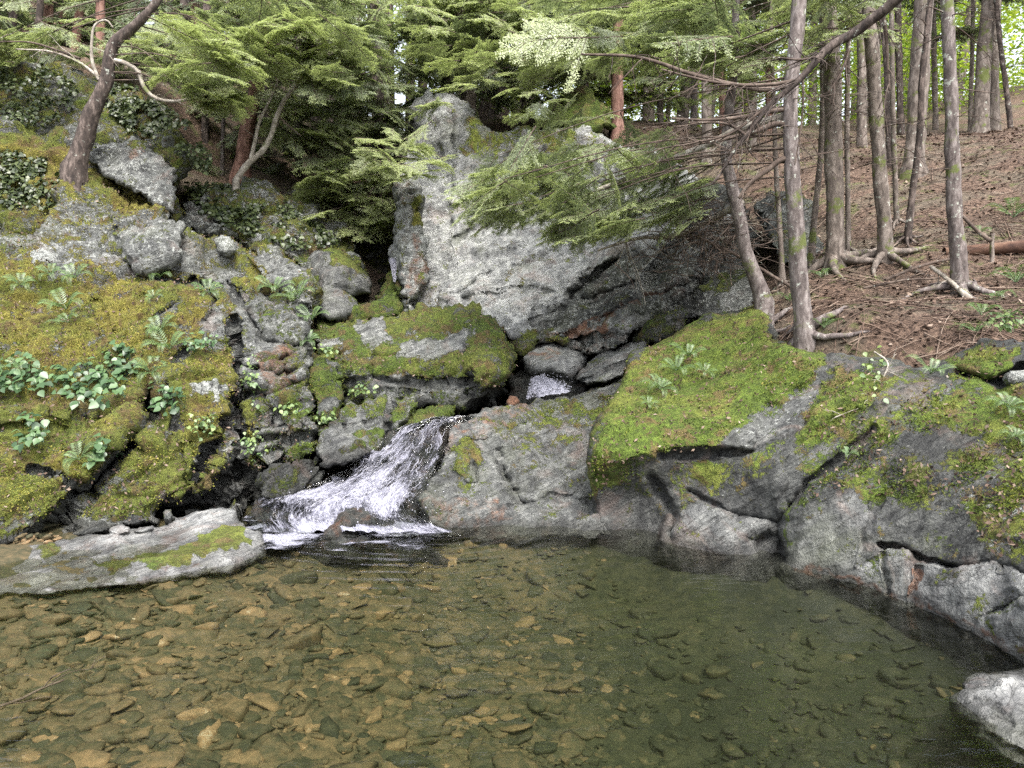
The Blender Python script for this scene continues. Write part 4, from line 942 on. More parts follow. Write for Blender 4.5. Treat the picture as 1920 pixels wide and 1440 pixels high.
# pool bed and its stones, water
bedc = np.array([(-6, 1, -.2), (-3, 2.5, -.22), (-1, 2.5, -.3), (0, 2.3, -.38), (1.5, 2.3, -.5), (2.2, 3, -.42), (3, 2.5, -.3), (-4, 4.3, .0), (-2.8, 4.5, -.07), (-2.2, 4.8, -.08), (-1.7, 5.15, -.1), (-1.5, 4.2, -.27), (0, 4, -.42), (1.2, 4.2, -.5), (2, 4.15, -.36), (2.45, 3.75, -.3), (1.3, 5.0, -.3),
                 (-2, 5.8, -.12), (-1, 5.75, -.25), (-.4, 6.1, -.12), (0, 5.4, -.4), (.8, 5.5, -.34), (.6, 6.0, -.12), (0, 7, -.2), (-5, 6.3, .05), (-3.5, 5.7, .0), (-7, 5, .3), (5, 3, .3), (3.2, 3.6, -.05), (2, 5.2, -.05), (0, -1, .1), (-4, -1, .1), (4, -1, .1), (-3.2, 6.8, -.0), (3, 6.5, .0), (-8, 8, .4), (6, 8, .4)], float)
_bev = tps(bedc, 'lin')


def BZ(x, y):
    p = np.stack([np.ravel(x), np.ravel(y), np.zeros(np.size(x))], -1)
    return _bev(x, y) + (.05 * fbm(p * 1.6, 4, 80)).reshape(np.shape(x))


gx, gy = np.meshgrid(np.arange(-8, 6.01, .06), np.arange(-1, 7.6, .06), indexing='ij')
V = np.stack([gx.ravel(), gy.ravel(), BZ(gx, gy).ravel()], -1)
V[:, 2] += .03 * fbm(V * 6, 4, 81)
ny = gx.shape[1]
i, j = np.meshgrid(np.arange(gx.shape[0] - 1), np.arange(ny - 1), indexing='ij')
k = (i * ny + j).ravel()
q = np.stack([k, k + ny, k + ny + 1, k + 1], -1)
tag(link('stream_bed', mk_mesh('stream_bed', V, q, [M['stone']], tint=.44 + .3 * fbm(V * 2.2, 4, 82) - .48 * sm(-.1, .34, V[:, 0] / np.maximum(V[:, 1], 1)))), kind='structure')  # tint falls towards the right, standing in for light lost in deep water

csv, csq = cubesphere(3)
mb = MB()
stones_done = []


def _stone(seed):
    r = np.random.default_rng(seed)
    v = csv.copy()
    v = np.sign(v) * np.abs(v) ** .7
    v = v * (1 + .18 * fbm(v * 1.2 + seed * 7.7, 2, seed % 50))[:, None]
    for _ in range(6):
        n = norm(r.normal(size=3) * np.array([1, 1, .4]))
        d = np.maximum(v @ n - r.uniform(.45, .8), 0)
        v = v - d[:, None] * n
    return v


STONES = [_stone(k) for k in range(60)]


def stone_shape(r, flat, seed):
    """angular water-worn slab"""
    return STONES[seed % 60] * np.array([r, r * R.uniform(.5, .9), r * flat])


def rotz(v, a, tilt=0.0, ta=0.0):
    c, s = math.cos(a), math.sin(a)
    v = v @ np.array([[c, s, 0], [-s, c, 0], [0, 0, 1]])
    if tilt:
        v = v + np.array([0, 0, 1.0]) * (tilt * (v[:, 0] * math.cos(ta) + v[:, 1] * math.sin(ta)))[:, None]
    return v


cnt = 0
while cnt < 17000:
    Yr = 1.6 + 4.6 * R.random() ** 1.3
    Xr = R.uniform(-.80, .72) * Yr * 1.02
    r = .012 + .03 * R.random() + .09 * R.random() ** 7
    if Xr < -.6 and R.random() < .35:
        r *= 1.5
    z = float(BZ(np.array([Xr]), np.array([Yr]))[0])
    if z > -.06:
        continue
    if R.random() < .7 * float(sm(.0, .30, Xr / Yr)) * float(sm(2.6, 4.2, Yr)) + .5 * float(sm(4.2, 5.6, Yr)):
        cnt += 1
        continue
    v = rotz(stone_shape(r, R.uniform(.15, .4), cnt), R.gauss(0, .7) + math.pi * R.randrange(2), R.uniform(0, .4), R.uniform(0, 6.3)) + np.array([Xr, Yr, z - r * .04])
    if v[:, 2].max() > -.02:
        continue
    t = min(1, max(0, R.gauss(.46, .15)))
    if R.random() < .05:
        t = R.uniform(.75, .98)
    t = min(1, max(0, t - .46 * float(sm(-.1, .34, Xr / Yr - .02 * (Yr - 3)))))  # stones tinted darker to the right too, as light lost with depth
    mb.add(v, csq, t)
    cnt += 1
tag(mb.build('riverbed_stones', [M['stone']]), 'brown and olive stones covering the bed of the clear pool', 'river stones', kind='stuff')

gx, gy = np.meshgrid(np.r_[np.arange(-7, -4.6, .15), np.arange(-4.6, 3.8, .035), np.arange(3.8, 5.6, .15)], np.r_[np.arange(-.8, 2.2, .15), np.arange(2.2, 7.3, .03)], indexing='ij')
p = np.stack([gx.ravel(), gy.ravel(), np.zeros(gx.size)], -1)
src = np.array([-.75, 6.25])
dd = np.hypot((gx - src[0]) * .8, gy - src[1]).ravel()
ph = dd * 46 + 2.6 * fbm(p * 1.3, 3, 90)
ang = np.abs((gx.ravel() - src[0])) / (np.abs(gy.ravel() - src[1]) + .35)
rip = .009 * np.sin(ph) * np.exp(-dd / 1.5) * np.exp(-(ang / 1.2) ** 2) * sm(.05, .5, dd)
rip = rip * (1 + 1.2 * fbm(p * 3, 2, 93)) + .0012 * fbm(p * np.array([3, 6, 1]), 3, 91) * np.exp(-dd / 3) + .02 * np.clip(fbm(p * 9, 3, 92), -.4, 1) * np.exp(-(dd / .42) ** 2)
V = np.stack([gx.ravel(), gy.ravel(), rip], -1)
nx, ny = gx.shape
i, j = np.meshgrid(np.arange(nx - 1), np.arange(ny - 1), indexing='ij')
k = (i * ny + j).ravel()
q = np.stack([k, k + ny, k + ny + 1, k + 1], -1)
ring = np.r_[np.arange(nx) * ny, (nx - 1) * ny + np.arange(1, ny), (nx - 1 - np.arange(1, nx)) * ny + ny - 1, np.arange(ny - 2, 0, -1)]
nr = len(ring)
low = V[ring].copy()
low[:, 2] = -2.2
low2 = np.array([[-1.0, 3, -2.2]]) + (low - np.array([[-1.0, 3, -2.2]])) * .001
n0 = len(V)
a = np.arange(nr)
b = (a + 1) % nr
qs = np.stack([ring[a], n0 + a, n0 + b, ring[b]], -1)
qb = np.stack([n0 + a, n0 + nr + a, n0 + nr + b, n0 + b], -1)
tag(link('pool_water', mk_mesh('pool_water', np.vstack([V, low, low2]), np.vstack([q, qs, qb]), [M['water']])), kind='structure')

# ------------------------------------------------------------------ white water
def white_water(name, left, right, ctrl, dens, strands, seed, drops=0, drop_area=None, label=None, srad=.0026, bubble=.06, cat='waterfall', apron=False, uvs=1.0):
    ns, ntt = 90, 170
    Lp = smooth_path(np.c_[np.array(left, float), np.zeros(len(left))], ntt)[:, :2]
    Rp = smooth_path(np.c_[np.array(right, float), np.zeros(len(right))], ntt)[:, :2]
    s = np.linspace(0, 1, ns)
    pix = Lp[:, None] * (1 - s)[None, :, None] + Rp[:, None] * s[None, :, None]
    ev = tps(ctrl)
    d = ev(pix[..., 0], pix[..., 1])
    pts = P(pix[..., 0], pix[..., 1], d).reshape(-1, 3)
    tt = np.repeat(np.linspace(0, 1, ntt), ns)
    ss = np.tile(s, ntt)
    fl = np.c_[ss * 9, tt * 5, np.full(len(ss), seed * 1.7)]
    hb = bubble * (fbm(fl, 5, seed, .6) + .7 * np.abs(fbm(fl * np.array([2.5, 2.0, 1]), 3, seed + 3)))
    pts = pts + np.array([0, -.75, .65]) * hb[:, None]
    en = .16 * fbm(fl * np.array([.3, 2.5, 1]), 3, seed + 11)
    edge = np.minimum(sm(0, .09, ss + en), sm(0, .16, 1 - ss + en))
    den = dens(ss, tt, pix[..., 0].ravel(), pix[..., 1].ravel()) * (.35 + .65 * edge) - .55 * (1 - edge) + .35 * fbm(fl * np.array([.6, .8, 1]), 3, seed + 5)
    i, j = np.meshgrid(np.arange(ntt - 1), np.arange(ns - 1), indexing='ij')
    k = (i * ns + j).ravel()
    q = np.stack([k, k + ns, k + ns + 1, k + 1], -1)
    m = MB()
    m.add(pts, q, np.clip(den, -1, 1.4), 0)
    nm_ = len(pts)
    au = np.zeros((0, 2))
    if apron:
        ax, ay = np.meshgrid(np.linspace(-2.3, .3, 130), np.linspace(5.35, 6.45, 70), indexing='ij')
        ap = np.stack([ax.ravel(), ay.ravel(), np.full(ax.size, .012)], -1)
        ap[:, 2] += .02 * np.clip(fbm(ap * 7, 3, 61), 0, 1)
        line = P(Rp[-1, 0], 1002, Yw(1002)), P(Lp[-1, 0], 1000, Yw(1000))
        dd_ = linedist([line[0][:2], line[1][:2]], ap[:, 0], ap[:, 1], False)
        aden = .62 - dd_ * 1.2 + 1.3 * fbm(ap * np.array([2.5, 5, 1]), 4, 62) - 1.3 * sm(-.75, -.35, ap[:, 0])
        ni, nj = ax.shape
        i, j = np.meshgrid(np.arange(ni - 1), np.arange(nj - 1), indexing='ij')
        k = (i * nj + j).ravel()
        qa = np.stack([k, k + nj, k + nj + 1, k + 1], -1)
        keep = aden[qa].max(1) > .1
        m.add(ap, qa[keep], np.clip(aden, -1, 1.1), 0)
        au = np.c_[ap[:, 0] * .55, ap[:, 1] * 2.2]
    rr = random.Random(seed)
    rg = pts.reshape(ntt, ns, 3)
    for _ in range(strands):
        s0 = rr.random()
        t0 = rr.random() ** .8 * .92
        ln = rr.uniform(.03, .11)
        n = 9
        ts = np.clip(np.linspace(t0, t0 + ln, n), 0, .999)
        sv = np.clip(s0 + np.cumsum([rr.gauss(0, .004) for _ in range(n)]) + rr.gauss(0, .02) * np.linspace(0, 1, n), .02, .98)
        a = (ts * (ntt - 1)).astype(int)
        b = (sv * (ns - 1)).astype(int)
        if bubble > .05 and (t0 > .72 or s0 < .12):
            continue
        if den.reshape(ntt, ns)[a[n // 2], b[n // 2]] < .25 and rr.random() < .8:
            continue
        path = rg[a, b] + np.array([0, -.012, .014]) * rr.uniform(.2, 1.6)
        path[1:-1] += np.array([[rr.gauss(0, .006) for _ in range(3)] for _ in range(n - 2)])
        path[:, 2] += np.sin(np.linspace(0, math.pi, n)) * rr.uniform(0, .015)
        rad = srad * rr.uniform(.35, 1.2) * np.sin(np.linspace(.15, math.pi - .15, n))
        v, qq = tube(smooth_path(path, 14), np.interp(np.linspace(0, 1, 14), np.linspace(0, 1, n), rad), 4)
        m.add(v, qq, 1, 1)
    sv_, sq_ = cubesphere(1)
    for _ in range(drops):
        x = rr.uniform(*drop_area[0])
        y = rr.uniform(*drop_area[1])
        dpt = float(ev(np.array([x]), np.array([y]))[0]) - rr.uniform(.0, .12)
        r = .002 + .006 * rr.random() ** 3
        m.add(sv_ * r + P(x, y - rr.random() ** 2 * 22, dpt), sq_, 1, 1)
    me = mk_mesh(name, np.concatenate(m.v), np.concatenate(m.q), [M['foam'], M['spray']], True, np.concatenate(m.t), np.concatenate(m.m))
    uvl = me.uv_layers.new(name='UVMap')
    nq = len(np.concatenate(m.q))
    vi = np.concatenate(m.q).ravel()
    U = np.zeros((len(me.vertices), 2), np.float32)
    U[:len(ss), 0] = ss * uvs
    U[:len(ss), 1] = tt * uvs
    U[nm_:nm_ + len(au)] = au
    uvl.data.foreach_set('uv', U[vi].ravel())
    o = link(name, me)
    tag(o, label, cat, kind='structure')


def dens_main(s, t, x, y):
    d = .36 + .32 * np.exp(-((x - 760 + (y - 800) * .35) / 75) ** 2)
    d = d + .25 * np.exp(-(((x - 640) / 80) ** 2 + ((y - 945) / 30) ** 2))
    d = d + .4 * np.exp(-((y - 995) / 12) ** 2) * (x > 560)
    d = d + .28 * sm(0, 1, (680 - x) / 120) - .2 * np.exp(-(((x - 500) / 50) ** 2 + ((y - 965) / 22) ** 2)) - .4 * np.exp(-(((x - 705) / 42) ** 2 + ((y - 985) / 18) ** 2))
    return d


white_water('waterfall', [(846, 786), (790, 792), (742, 806), (715, 832), (672, 862), (610, 900), (540, 922), (482, 938), (464, 968), (480, 1000)],
    [(904, 784), (862, 792), (842, 806), (836, 840), (826, 880), (806, 915), (792, 945), (800, 970), (828, 990), (866, 1004)],
    [(900, 783, 7.25), (840, 792, 7.12), (740, 808, 7.02), (600, 905, 6.55), (480, 940, 6.3), (640, 950, 6.28), (720, 900, 6.45), (800, 940, 6.2), W(480, 999), W(640, 1003), W(830, 1003), W(866, 1003)],
    dens_main, 130, 5, 160, ((540, 850), (900, 1000)), 'white tumbling waterfall spreading into the dark pool', apron=True)
white_water('upper_cascade', [(1000, 706), (992, 722), (986, 748)], [(1018, 706), (1050, 716), (1078, 734)], [(1000, 706, 8.15), (986, 748, 7.85), (1078, 734, 7.8), (1018, 706, 8.15)],
    lambda s, t, x, y: 1.35 - .8 * np.exp(-((s - .15) / .15) ** 2) * t, 160, 6, 60, ((1000, 1075), (705, 735)), 'small white cascade spilling below the tan topped boulder', bubble=.03, srad=.003, uvs=.3)
white_water('gorge_fall', [(728, 484), (733, 505), (737, 528)], [(744, 484), (744, 505), (742, 530)], [(728, 484, 10.0), (744, 484, 10.0), (737, 530, 9.7), (742, 510, 9.85)],
    lambda s, t, x, y: .9 + 0 * s, 60, 7, 0, None, 'thin white fall far back in the gorge', bubble=.02)

# ------------------------------------------------------------------ foliage templates
def bough_template(seed, n_side=26, droop=.14, fine=.024):
    r = random.Random(seed)
    vs, qs, ts = [], [], []
    wood = []

    def axis(x):
        return np.array([x, .03 * math.sin(x * 5 + seed), -.0 - droop * x * x])
    main = [axis(x) for x in np.linspace(0, 1, 9)]
    wood.append((main, .010, .002))
    cnt = 0

    def blade(p, d, up, ln, w, t):
        side = np.cross(d, up)
        side /= np.linalg.norm(side) + 1e-9
        vs.extend([p, p + d * ln * .45 + side * w, p + d * ln - up * ln * .12, p + d * ln * .45 - side * w])
        b = len(vs) - 4
        qs.append((b, b + 1, b + 2, b + 3))
        ts.extend([t, t, t + .05, t])
    for kk in range(n_side):
        x = .10 + .9 * (kk + r.random() * .6) / n_side
        sgn = 1 if kk % 2 else -1
        if r.random() < .15:
            continue
        L = (.46 * (1 - x) ** .75 + .06) * r.uniform(.4, 1.2)
        a = math.radians(r.uniform(42, 66))
        d = np.array([math.cos(a), sgn * math.sin(a), r.uniform(-.12, .10)])
        p0 = axis(x)
        m = max(3, int(L / .03))
        cv = r.uniform(-.25, .25)
        sag = r.uniform(.08, .34)
        pts = [p0 + d * L * (q / m) + np.array([L * .10 * (q / m) ** 2, cv * L * (q / m) ** 2, -L * sag * (q / m) ** 2]) for q in range(m + 1)]
        if L > .12:
            wood.append((pts[::max(1, m // 3)] + [pts[-1]], .0035, .001))
        fr = r.random()
        for q in range(1, m + 1):
            f = q / m
            if r.random() < .08:
                continue
            dd = norm(pts[q] - pts[q - 1])
            lat = norm(np.cross(dd, [0, 0, 1.0]))
            sg = 1 if q % 2 else -1
            newg = .28 * sm(.5, 1.0, f) * fr + .18 * sm(.6, 1, x)
            sl = (.115 * (1 - .6 * f) + .02) * r.uniform(.5, 1.25)
            sd_ = norm(dd * r.uniform(.6, 1.1) + lat * sg + np.array([0, 0, r.uniform(-.35, .15)]))
            for strand, (bp, bdir, bl_) in enumerate(((pts[q], sd_, sl), (pts[q - 1], dd, np.linalg.norm(pts[q] - pts[q - 1])))):
                k2 = max(2, int(bl_ / fine))
                l2 = norm(np.cross(bdir, [0, 0, 1.0]))
                for u in range(k2):
                    fu = (u + .5) / k2
                    pp = bp + bdir * bl_ * fu - np.array([0, 0, .12 * bl_ * fu * fu])
                    for s2 in (-1, 1):
                        bl = fine * 1.9 * (1 - .45 * fu) * r.uniform(.7, 1.25)
                        bd = norm(bdir * .6 + l2 * s2 + np.array([0, 0, r.uniform(-.3, .2)]))
                        up = norm(np.array([r.uniform(-.4, .4), r.uniform(-.4, .4), 1.0]))
                        blade(pp, bd, up, bl, bl * .2 + .0012, float(newg) + (.15 * fu if strand == 0 else 0) + r.uniform(-.12, .12))
    wv, wq, off = [], [], 0
    for pts, r0, r1 in wood:
        v, q = tube(np.array(pts), np.linspace(r0, r1, len(pts)), 4)
        wv.append(v)
        wq.append(q + off)
        off += len(v)
    return np.array(vs), np.array(qs), np.array(ts), np.vstack(wv), np.vstack(wq)


BT = [bough_template(100 + k) for k in range(5)]
BTL = [bough_template(200 + k, 18, .14, .036) for k in range(4)]       # sparser, for distance


def put_bough(mb, start, dirv, L, tint, roll=None, lib=BT, width=1.0, wood=True):
    lv, lq, lt, wv, wq = lib[R.randrange(len(lib))]
    x = norm(np.asarray(dirv, float))
    up = np.array([0, 0, 1.0])
    y = norm(np.cross(up, x))
    z = np.cross(x, y)
    a = R.gauss(0, .35) if roll is None else roll
    y, z = y * math.cos(a) + z * math.sin(a), z * math.cos(a) - y * math.sin(a)
    B = np.stack([x * L, y * L * width, z * L])
    mb.add(lv @ B + start, lq, np.clip(lt + tint, 0, 1), 0)
    if wood:
        mb.add(wv @ B + start, wq, .5, 1)


def trunk_px(pts, Y, w, ztop=None, n=26, sides=12, rough=.22, seed=0, flare=1.5):
    pts = [(p[0], p[1], p[2] if len(p) > 2 else Y) for p in pts]
    wp = np.array([P(*p) for p in pts])
    rad = np.array(w, float) * (.46 if w[0] == 35 else .41) * wp[[0, -1], 1] / F
    path = smooth_path(wp, n)
    r = np.interp(np.linspace(0, 1, n), [0, 1], rad)
    r[:4] *= np.array([flare, 1 + (flare - 1) * .45, 1 + (flare - 1) * .18, 1.03])
    d0 = path[0] - path[1]
    path = np.vstack([path[0] + d0 * .5 + np.array([0, 0, -.55]), path])
    r = np.r_[r[0] * 1.15, r]
    if ztop and ztop > path[-1, 2] + .3:
        k = 8
        d = path[-1] - path[-4]
        d = d / max(d[2], .05)
        h = ztop - path[-1, 2]
        d[:2] = np.clip(d[:2], -.35, .35)
        ext = np.array([path[-1] + np.array([d[0] * .8, d[1] * .5, 1]) * h * (t + 1) / k for t in range(k)])
        r = np.r_[r, np.linspace(r[-1], r[-1] * .45, k + 1)[1:]]
        path = np.vstack([path, ext])
    return path, r


def dead_twigs(mb, path, r, n, zlo, zhi, ln=(.3, 1.0), bias=None, droop=.25, rad=.008):
    ok = np.nonzero((path[:, 2] > zlo) & (path[:, 2] < zhi))[0]
    if len(ok) == 0:
        return
    for _ in range(n):
        i = ok[R.randrange(len(ok))]
        f = R.random()
        j = min(i + 1, len(path) - 1)
        p = path[i] * (1 - f) + path[j] * f
        a = R.uniform(0, 2 * math.pi) if bias is None else bias + R.gauss(0, .6)
        L = R.uniform(*ln)
        d = np.array([math.cos(a), math.sin(a), R.uniform(-.3, .25)])
        pts = [p]
        for s in range(1, 7):
            d = d + np.array([R.gauss(0, .10), R.gauss(0, .10), R.gauss(0, .08) - droop * .12])
            pts.append(pts[-1] + norm(d) * L / 6)
        v, q = tube(smooth_path(np.array(pts), 9), np.linspace(rad, rad * .25, 9) * R.uniform(.6, 1.1), 5)
        mb.add(v, q, .5, 0)
        for s in range(R.randint(2, 5)):
            k = R.randint(1, 5)
            dd = norm(np.array(pts[k + 1]) - np.array(pts[k])) + np.array([R.gauss(0, .6), R.gauss(0, .6), R.gauss(0, .35)])
            e1 = pts[k] + norm(dd) * L * R.uniform(.12, .35)
            e2 = e1 + norm(dd + np.array([R.gauss(0, .4), R.gauss(0, .4), R.gauss(-.1, .2)])) * L * R.uniform(.08, .2)
            v, q = tube(np.array([pts[k], e1, e2]), np.array([rad * .4, rad * .25, rad * .12]), 4)
            mb.add(v, q, .5, 0)


def px_branch(mb, pts, Y, w, n=22, mat=0, twigs=0, tl=(.15, .5), sides=7, rough=.12):
    wp = np.array([P(p[0], p[1], p[2] if len(p) > 2 else Y) for p in pts])
    path = smooth_path(wp, n)
    r = np.interp(np.linspace(0, 1, n), [0, 1], np.array(w, float) * .5 * wp[:, 1].mean() / F)
    v, q = tube(path, r, sides, rough, len(mb.v))
    mb.add(v, q, .5, mat)
    for _ in range(twigs):
        i = R.randint(2, n - 2)
        p = path[i]
        t = norm(path[i + 1] - path[i - 1])
        d = t * R.uniform(.2, 1) + np.array([R.gauss(0, .5), R.gauss(0, .5), R.gauss(-.15, .5)])
        L = R.uniform(*tl)
        pp = [p]
        for s in range(4):
            d = norm(d) + np.array([R.gauss(0, .16), R.gauss(0, .16), R.gauss(-.06, .14)])
            pp.append(pp[-1] + norm(d) * L / 4)
        v, q = tube(smooth_path(np.array(pp), 8), np.linspace(min(.005, r[i] * .6), .0012, 8), 4)
        mb.add(v, q, .5, mat)
        for s in range(2):
            k = R.randint(1, 3)
            e = pp[k] + norm(norm(d) + np.array([R.gauss(0, .6), R.gauss(0, .6), R.gauss(0, .5)])) * L * R.uniform(.2, .45)
            v, q = tube(np.array([pp[k], (pp[k] + e) / 2 + np.array([0, 0, .01]), e]), np.array([.0025, .002, .001]), 4)
            mb.add(v, q, .5, mat)
    return path


def fill_boughs(mb, poly, Yr, n, dirs, L, tint, path=None, lib=BT, wood=True, link_p=.5, width=1.0, topbias=0.0):
    poly = np.array(poly, float)
    lo, hi = poly.min(0), poly.max(0)
    c = 0
    n = int(n * 1.7)
    while c < n:
        x, y = R.uniform(lo[0], hi[0]), R.uniform(lo[1], hi[1])
        if not inside(poly, np.array([x]), np.array([y]))[0]:
            continue
        c += 1
        Y = R.uniform(*Yr)
        l = R.uniform(*L) * R.uniform(.5, .9)
        d = np.array(dirs, float) + np.array([R.gauss(0, .65), R.gauss(0, .6), R.gauss(0, .14)])
        d = norm(d)
        st = P(x, y, Y) - d * l * .55
        f = (y - lo[1]) / (hi[1] - lo[1] + 1)
        t = R.uniform(*tint) * 1.15 + .28 + topbias * (.5 - f)
        put_bough(mb, st, d, l, t, lib=lib, width=width, wood=wood)
        if path is not None and R.random() < link_p:
            i = int(np.argmin(np.abs(path[:, 2] - (st[2] + .25 + .1 * l))))
            a = path[i]
            if 0.2 < np.linalg.norm(st - a) < 4.5:
                mid = (a + st) / 2 + np.array([0, 0, .12])
                v, q = tube(smooth_path(np.array([a, mid, st]), 8), np.linspace(.009, .004, 8), 5)
                mb.add(v, q, .5, 1)


def tree(label, pts, Y, w, mat, ztop=9.0, group=None, twigs=0, tw=(0.8, 5), twl=(.3, 1.0), bias=None, fills=(), branches=(), crown=0, crown_z=(5, 9), crown_t=(.1, .4), seed=0, name='hemlock_tree', rough=.22, flare=1.4, sides=12):
    path, r = trunk_px(pts, Y, w, ztop, seed=seed, flare=flare)
    root = empty(name, path[1], label, 'tree', group)
    v, q = tube(path, r, sides, rough, seed)
    m = MB()
    m.add(v, q)
    m.build('trunk', [M[mat]], root)
    if group == GR and Y < 9.5:
        for k in range(5):
            a = k * 1.26 + R.uniform(-.4, .4)
            L = r[1] * R.uniform(3.0, 5.5)
            tt = np.linspace(0, 1, 8)
            X = path[1, 0] + np.cos(a + .5 * tt) * (r[1] * .5 + L * tt)
            Yy = path[1, 1] + np.sin(a + .5 * tt) * (r[1] * .5 + L * tt)
            Z = np.maximum(TZ(X, Yy), path[1, 2] - .4) + np.linspace(.06 + r[1] * .35, -.015, 8)
            vv, qq = tube(np.stack([X, Yy, Z], -1), np.linspace(r[1] * .42, r[1] * .10, 8), 7, .25, seed + k)
            m = MB()
            m.add(vv, qq)
            m.build('root', [M[mat]], root)
    for _ in range(int(twigs * .65)):
        m = MB()
        dead_twigs(m, path, r, 1, path[1, 2] + tw[0], tw[1], twl, bias)
        if m.n:
            m.build('dead_branch', [M['twig']], root)
    for bp, bw, tg, bm in branches:
        m = MB()
        px_branch(m, bp, Y, bw, twigs=int(tg * .6))
        m.build('branch', [M[bm]], root)
    if fills or crown:
        m = MB()
        for f in fills:
            fill_boughs(m, path=path, **f)
        for c in range(crown):
            z = R.uniform(*crown_z)
            i = int(np.argmin(np.abs(path[:, 2] - z)))
            a = R.uniform(0, 6.28)
            l = R.uniform(1.1, 2.2) * (1 - .5 * (z - crown_z[0]) / (crown_z[1] - crown_z[0] + .01))
            d = np.array([math.cos(a), math.sin(a), R.uniform(-.15, .12)])
            p0 = path[i] + np.array([0, 0, z - path[i, 2]])
            put_bough(m, p0, d, l, R.uniform(*crown_t), lib=BTL)
        if m.n:
            m.build('crown', [M['hemlock'], M['twig']], root)
    return root, path


# ------------------------------------------------------------------ right hand trees
GR = 'trunks on the needle covered slope'
DL = (-1, -.1, -.12)
T1, PT1 = tree('slender purple grey lichened tree rooted at the rim of the mossy bank', [(1510, 640), (1502, 560), (1494, 450), (1486, 330), (1482, 240), (1484, 150), (1494, 60), (1500, -20)], 6.6, (35, 27), 'bark_grey', 8, GR, 18, (1.2, 5.5), (.3, .9), None, seed=1, flare=1.25,
    branches=[([(1490, 300), (1470, 298), (1440, 318), (1400, 350), (1385, 372)], (12, 6), 5, 'twig'), ([(1484, 238), (1460, 232), (1420, 245), (1370, 258), (1310, 270)], (13, 4), 14, 'twig'), ([(1484, 205), (1450, 208), (1400, 218), (1330, 225), (1260, 222)], (10, 3), 12, 'twig'), ([(1486, 160), (1440, 168), (1380, 160), (1300, 140), (1200, 108), (1090, 102)], (11, 4), 16, 'twig')],
    fills=[dict(poly=[(880, 330), (980, 280), (1100, 275), (1250, 270), (1330, 300), (1300, 400), (1200, 430), (1040, 440), (940, 420), (880, 380)], Yr=(6.9, 8.6), n=60, dirs=(-1, .1, -.30), L=(.55, 1.0), tint=(.18, .42), link_p=.05),
           dict(poly=[(900, 320), (990, 330), (960, 390), (900, 385)], Yr=(6.8, 7.4), n=4, dirs=(-1, .1, -.25), L=(.5, .8), tint=(.4, .6), link_p=.2),
           dict(poly=[(1040, 370), (1180, 380), (1160, 420), (1050, 420)], Yr=(6.8, 7.6), n=6, dirs=(-1, .1, -.25), L=(.5, .8), tint=(.35, .55), link_p=.2)])
T3, PT3 = tree('thickest upright brown trunk with moss at its foot', [(1566, 505), (1566, 400), (1562, 280), (1560, 150), (1554, 40), (1550, -20)], 8.5, (40, 36), 'bark_brown', 10, GR, 22, (1.2, 6), (.4, 1.2), None, seed=2,
    fills=[dict(poly=[(1010, -40), (1320, -40), (1330, 60), (1300, 130), (1150, 120), (1010, 110)], Yr=(7.6, 10.5), n=40, dirs=(-1, -.3, -.12), L=(.6, 1.2), tint=(.15, .5), link_p=.2),
           dict(poly=[(1300, -40), (1660, -40), (1640, 40), (1540, 90), (1400, 120), (1300, 130)], Yr=(6.8, 9.0), n=34, dirs=(-.8, -.5, -.15), L=(.6, 1.2), tint=(.12, .48), link_p=.2),
           dict(poly=[(1260, 80), (1480, 60), (1620, 40), (1600, 120), (1480, 180), (1380, 200), (1280, 170)], Yr=(7.5, 11), n=22, dirs=(-.8, -.5, -.2), L=(.5, .9), tint=(.15, .45), link_p=.2)])
tree('crooked lichened trunk leaning left beside the twig thicket', [(1432, 566), (1420, 530), (1398, 470), (1385, 400), (1372, 350), (1362, 300), (1366, 220), (1376, 120), (1380, 20)], 7.6, (34, 16), 'bark_grey', 7.5, GR, 10, (1.2, 4.5), (.3, .8), None, seed=3, flare=1.3)
tree('straight brown trunk leaning slightly left behind the bare litter patch', [(1662, 488), (1654, 380), (1646, 260), (1638, 140), (1630, 30), (1626, -20)], 8.3, (31, 27), 'bark_brown', 10, GR, 22, (.8, 6), (.3, 1.1), None, seed=4)
tree('thin pole like trunk touching the right flank of the straight brown one', [(1682, 440), (1678, 330), (1674, 200), (1672, 60), (1672, -20)], 9.2, (12, 11), 'bark_brown', 9, GR, 6, (1, 6), (.3, .8), None, seed=5, sides=8)
tree('big pale brown trunk behind the thin dark leaning stem', [(1712, 322), (1718, 220), (1724, 120), (1732, 20), (1735, -20)], 11, (42, 37), 'bark_brown', 11, GR, 10, (1.5, 7), (.4, 1.1), None, seed=6)
tree('thin dark stem leaning across in front of the big pale trunk', [(1703, 438), (1712, 350), (1724, 260), (1728, 160), (1738, 60), (1746, -20)], 8.6, (16, 12), 'bark_dark', 8, GR, 8, (1, 6), (.3, .9), None, seed=7, sides=8, flare=1.1)
tree('tall tree with white lichen blotches near its foot beside the fallen log', [(1803, 545), (1797, 480), (1790, 400), (1786, 300), (1784, 180), (1778, 60), (1774, -20)], 7.3, (34, 25), 'bark_grey', 9, GR, 20, (1.0, 6), (.3, 1.0), None, seed=8, flare=1.35)
tree('large tan double trunk at the crest of the litter slope', [(1836, 256), (1842, 160), (1850, 60), (1856, -20)], 14, (34, 27), 'bark_brown', 12, GR, 10, (1.5, 8), (.4, 1.2), None, seed=9)
tree('tan trunk pressed close behind the large double one at the crest', [(1862, 225), (1862, 120), (1866, 30), (1870, -20)], 14.6, (24, 22), 'bark_brown', 12, GR, 6, (1.5, 8), (.4, 1.2), None, seed=10)
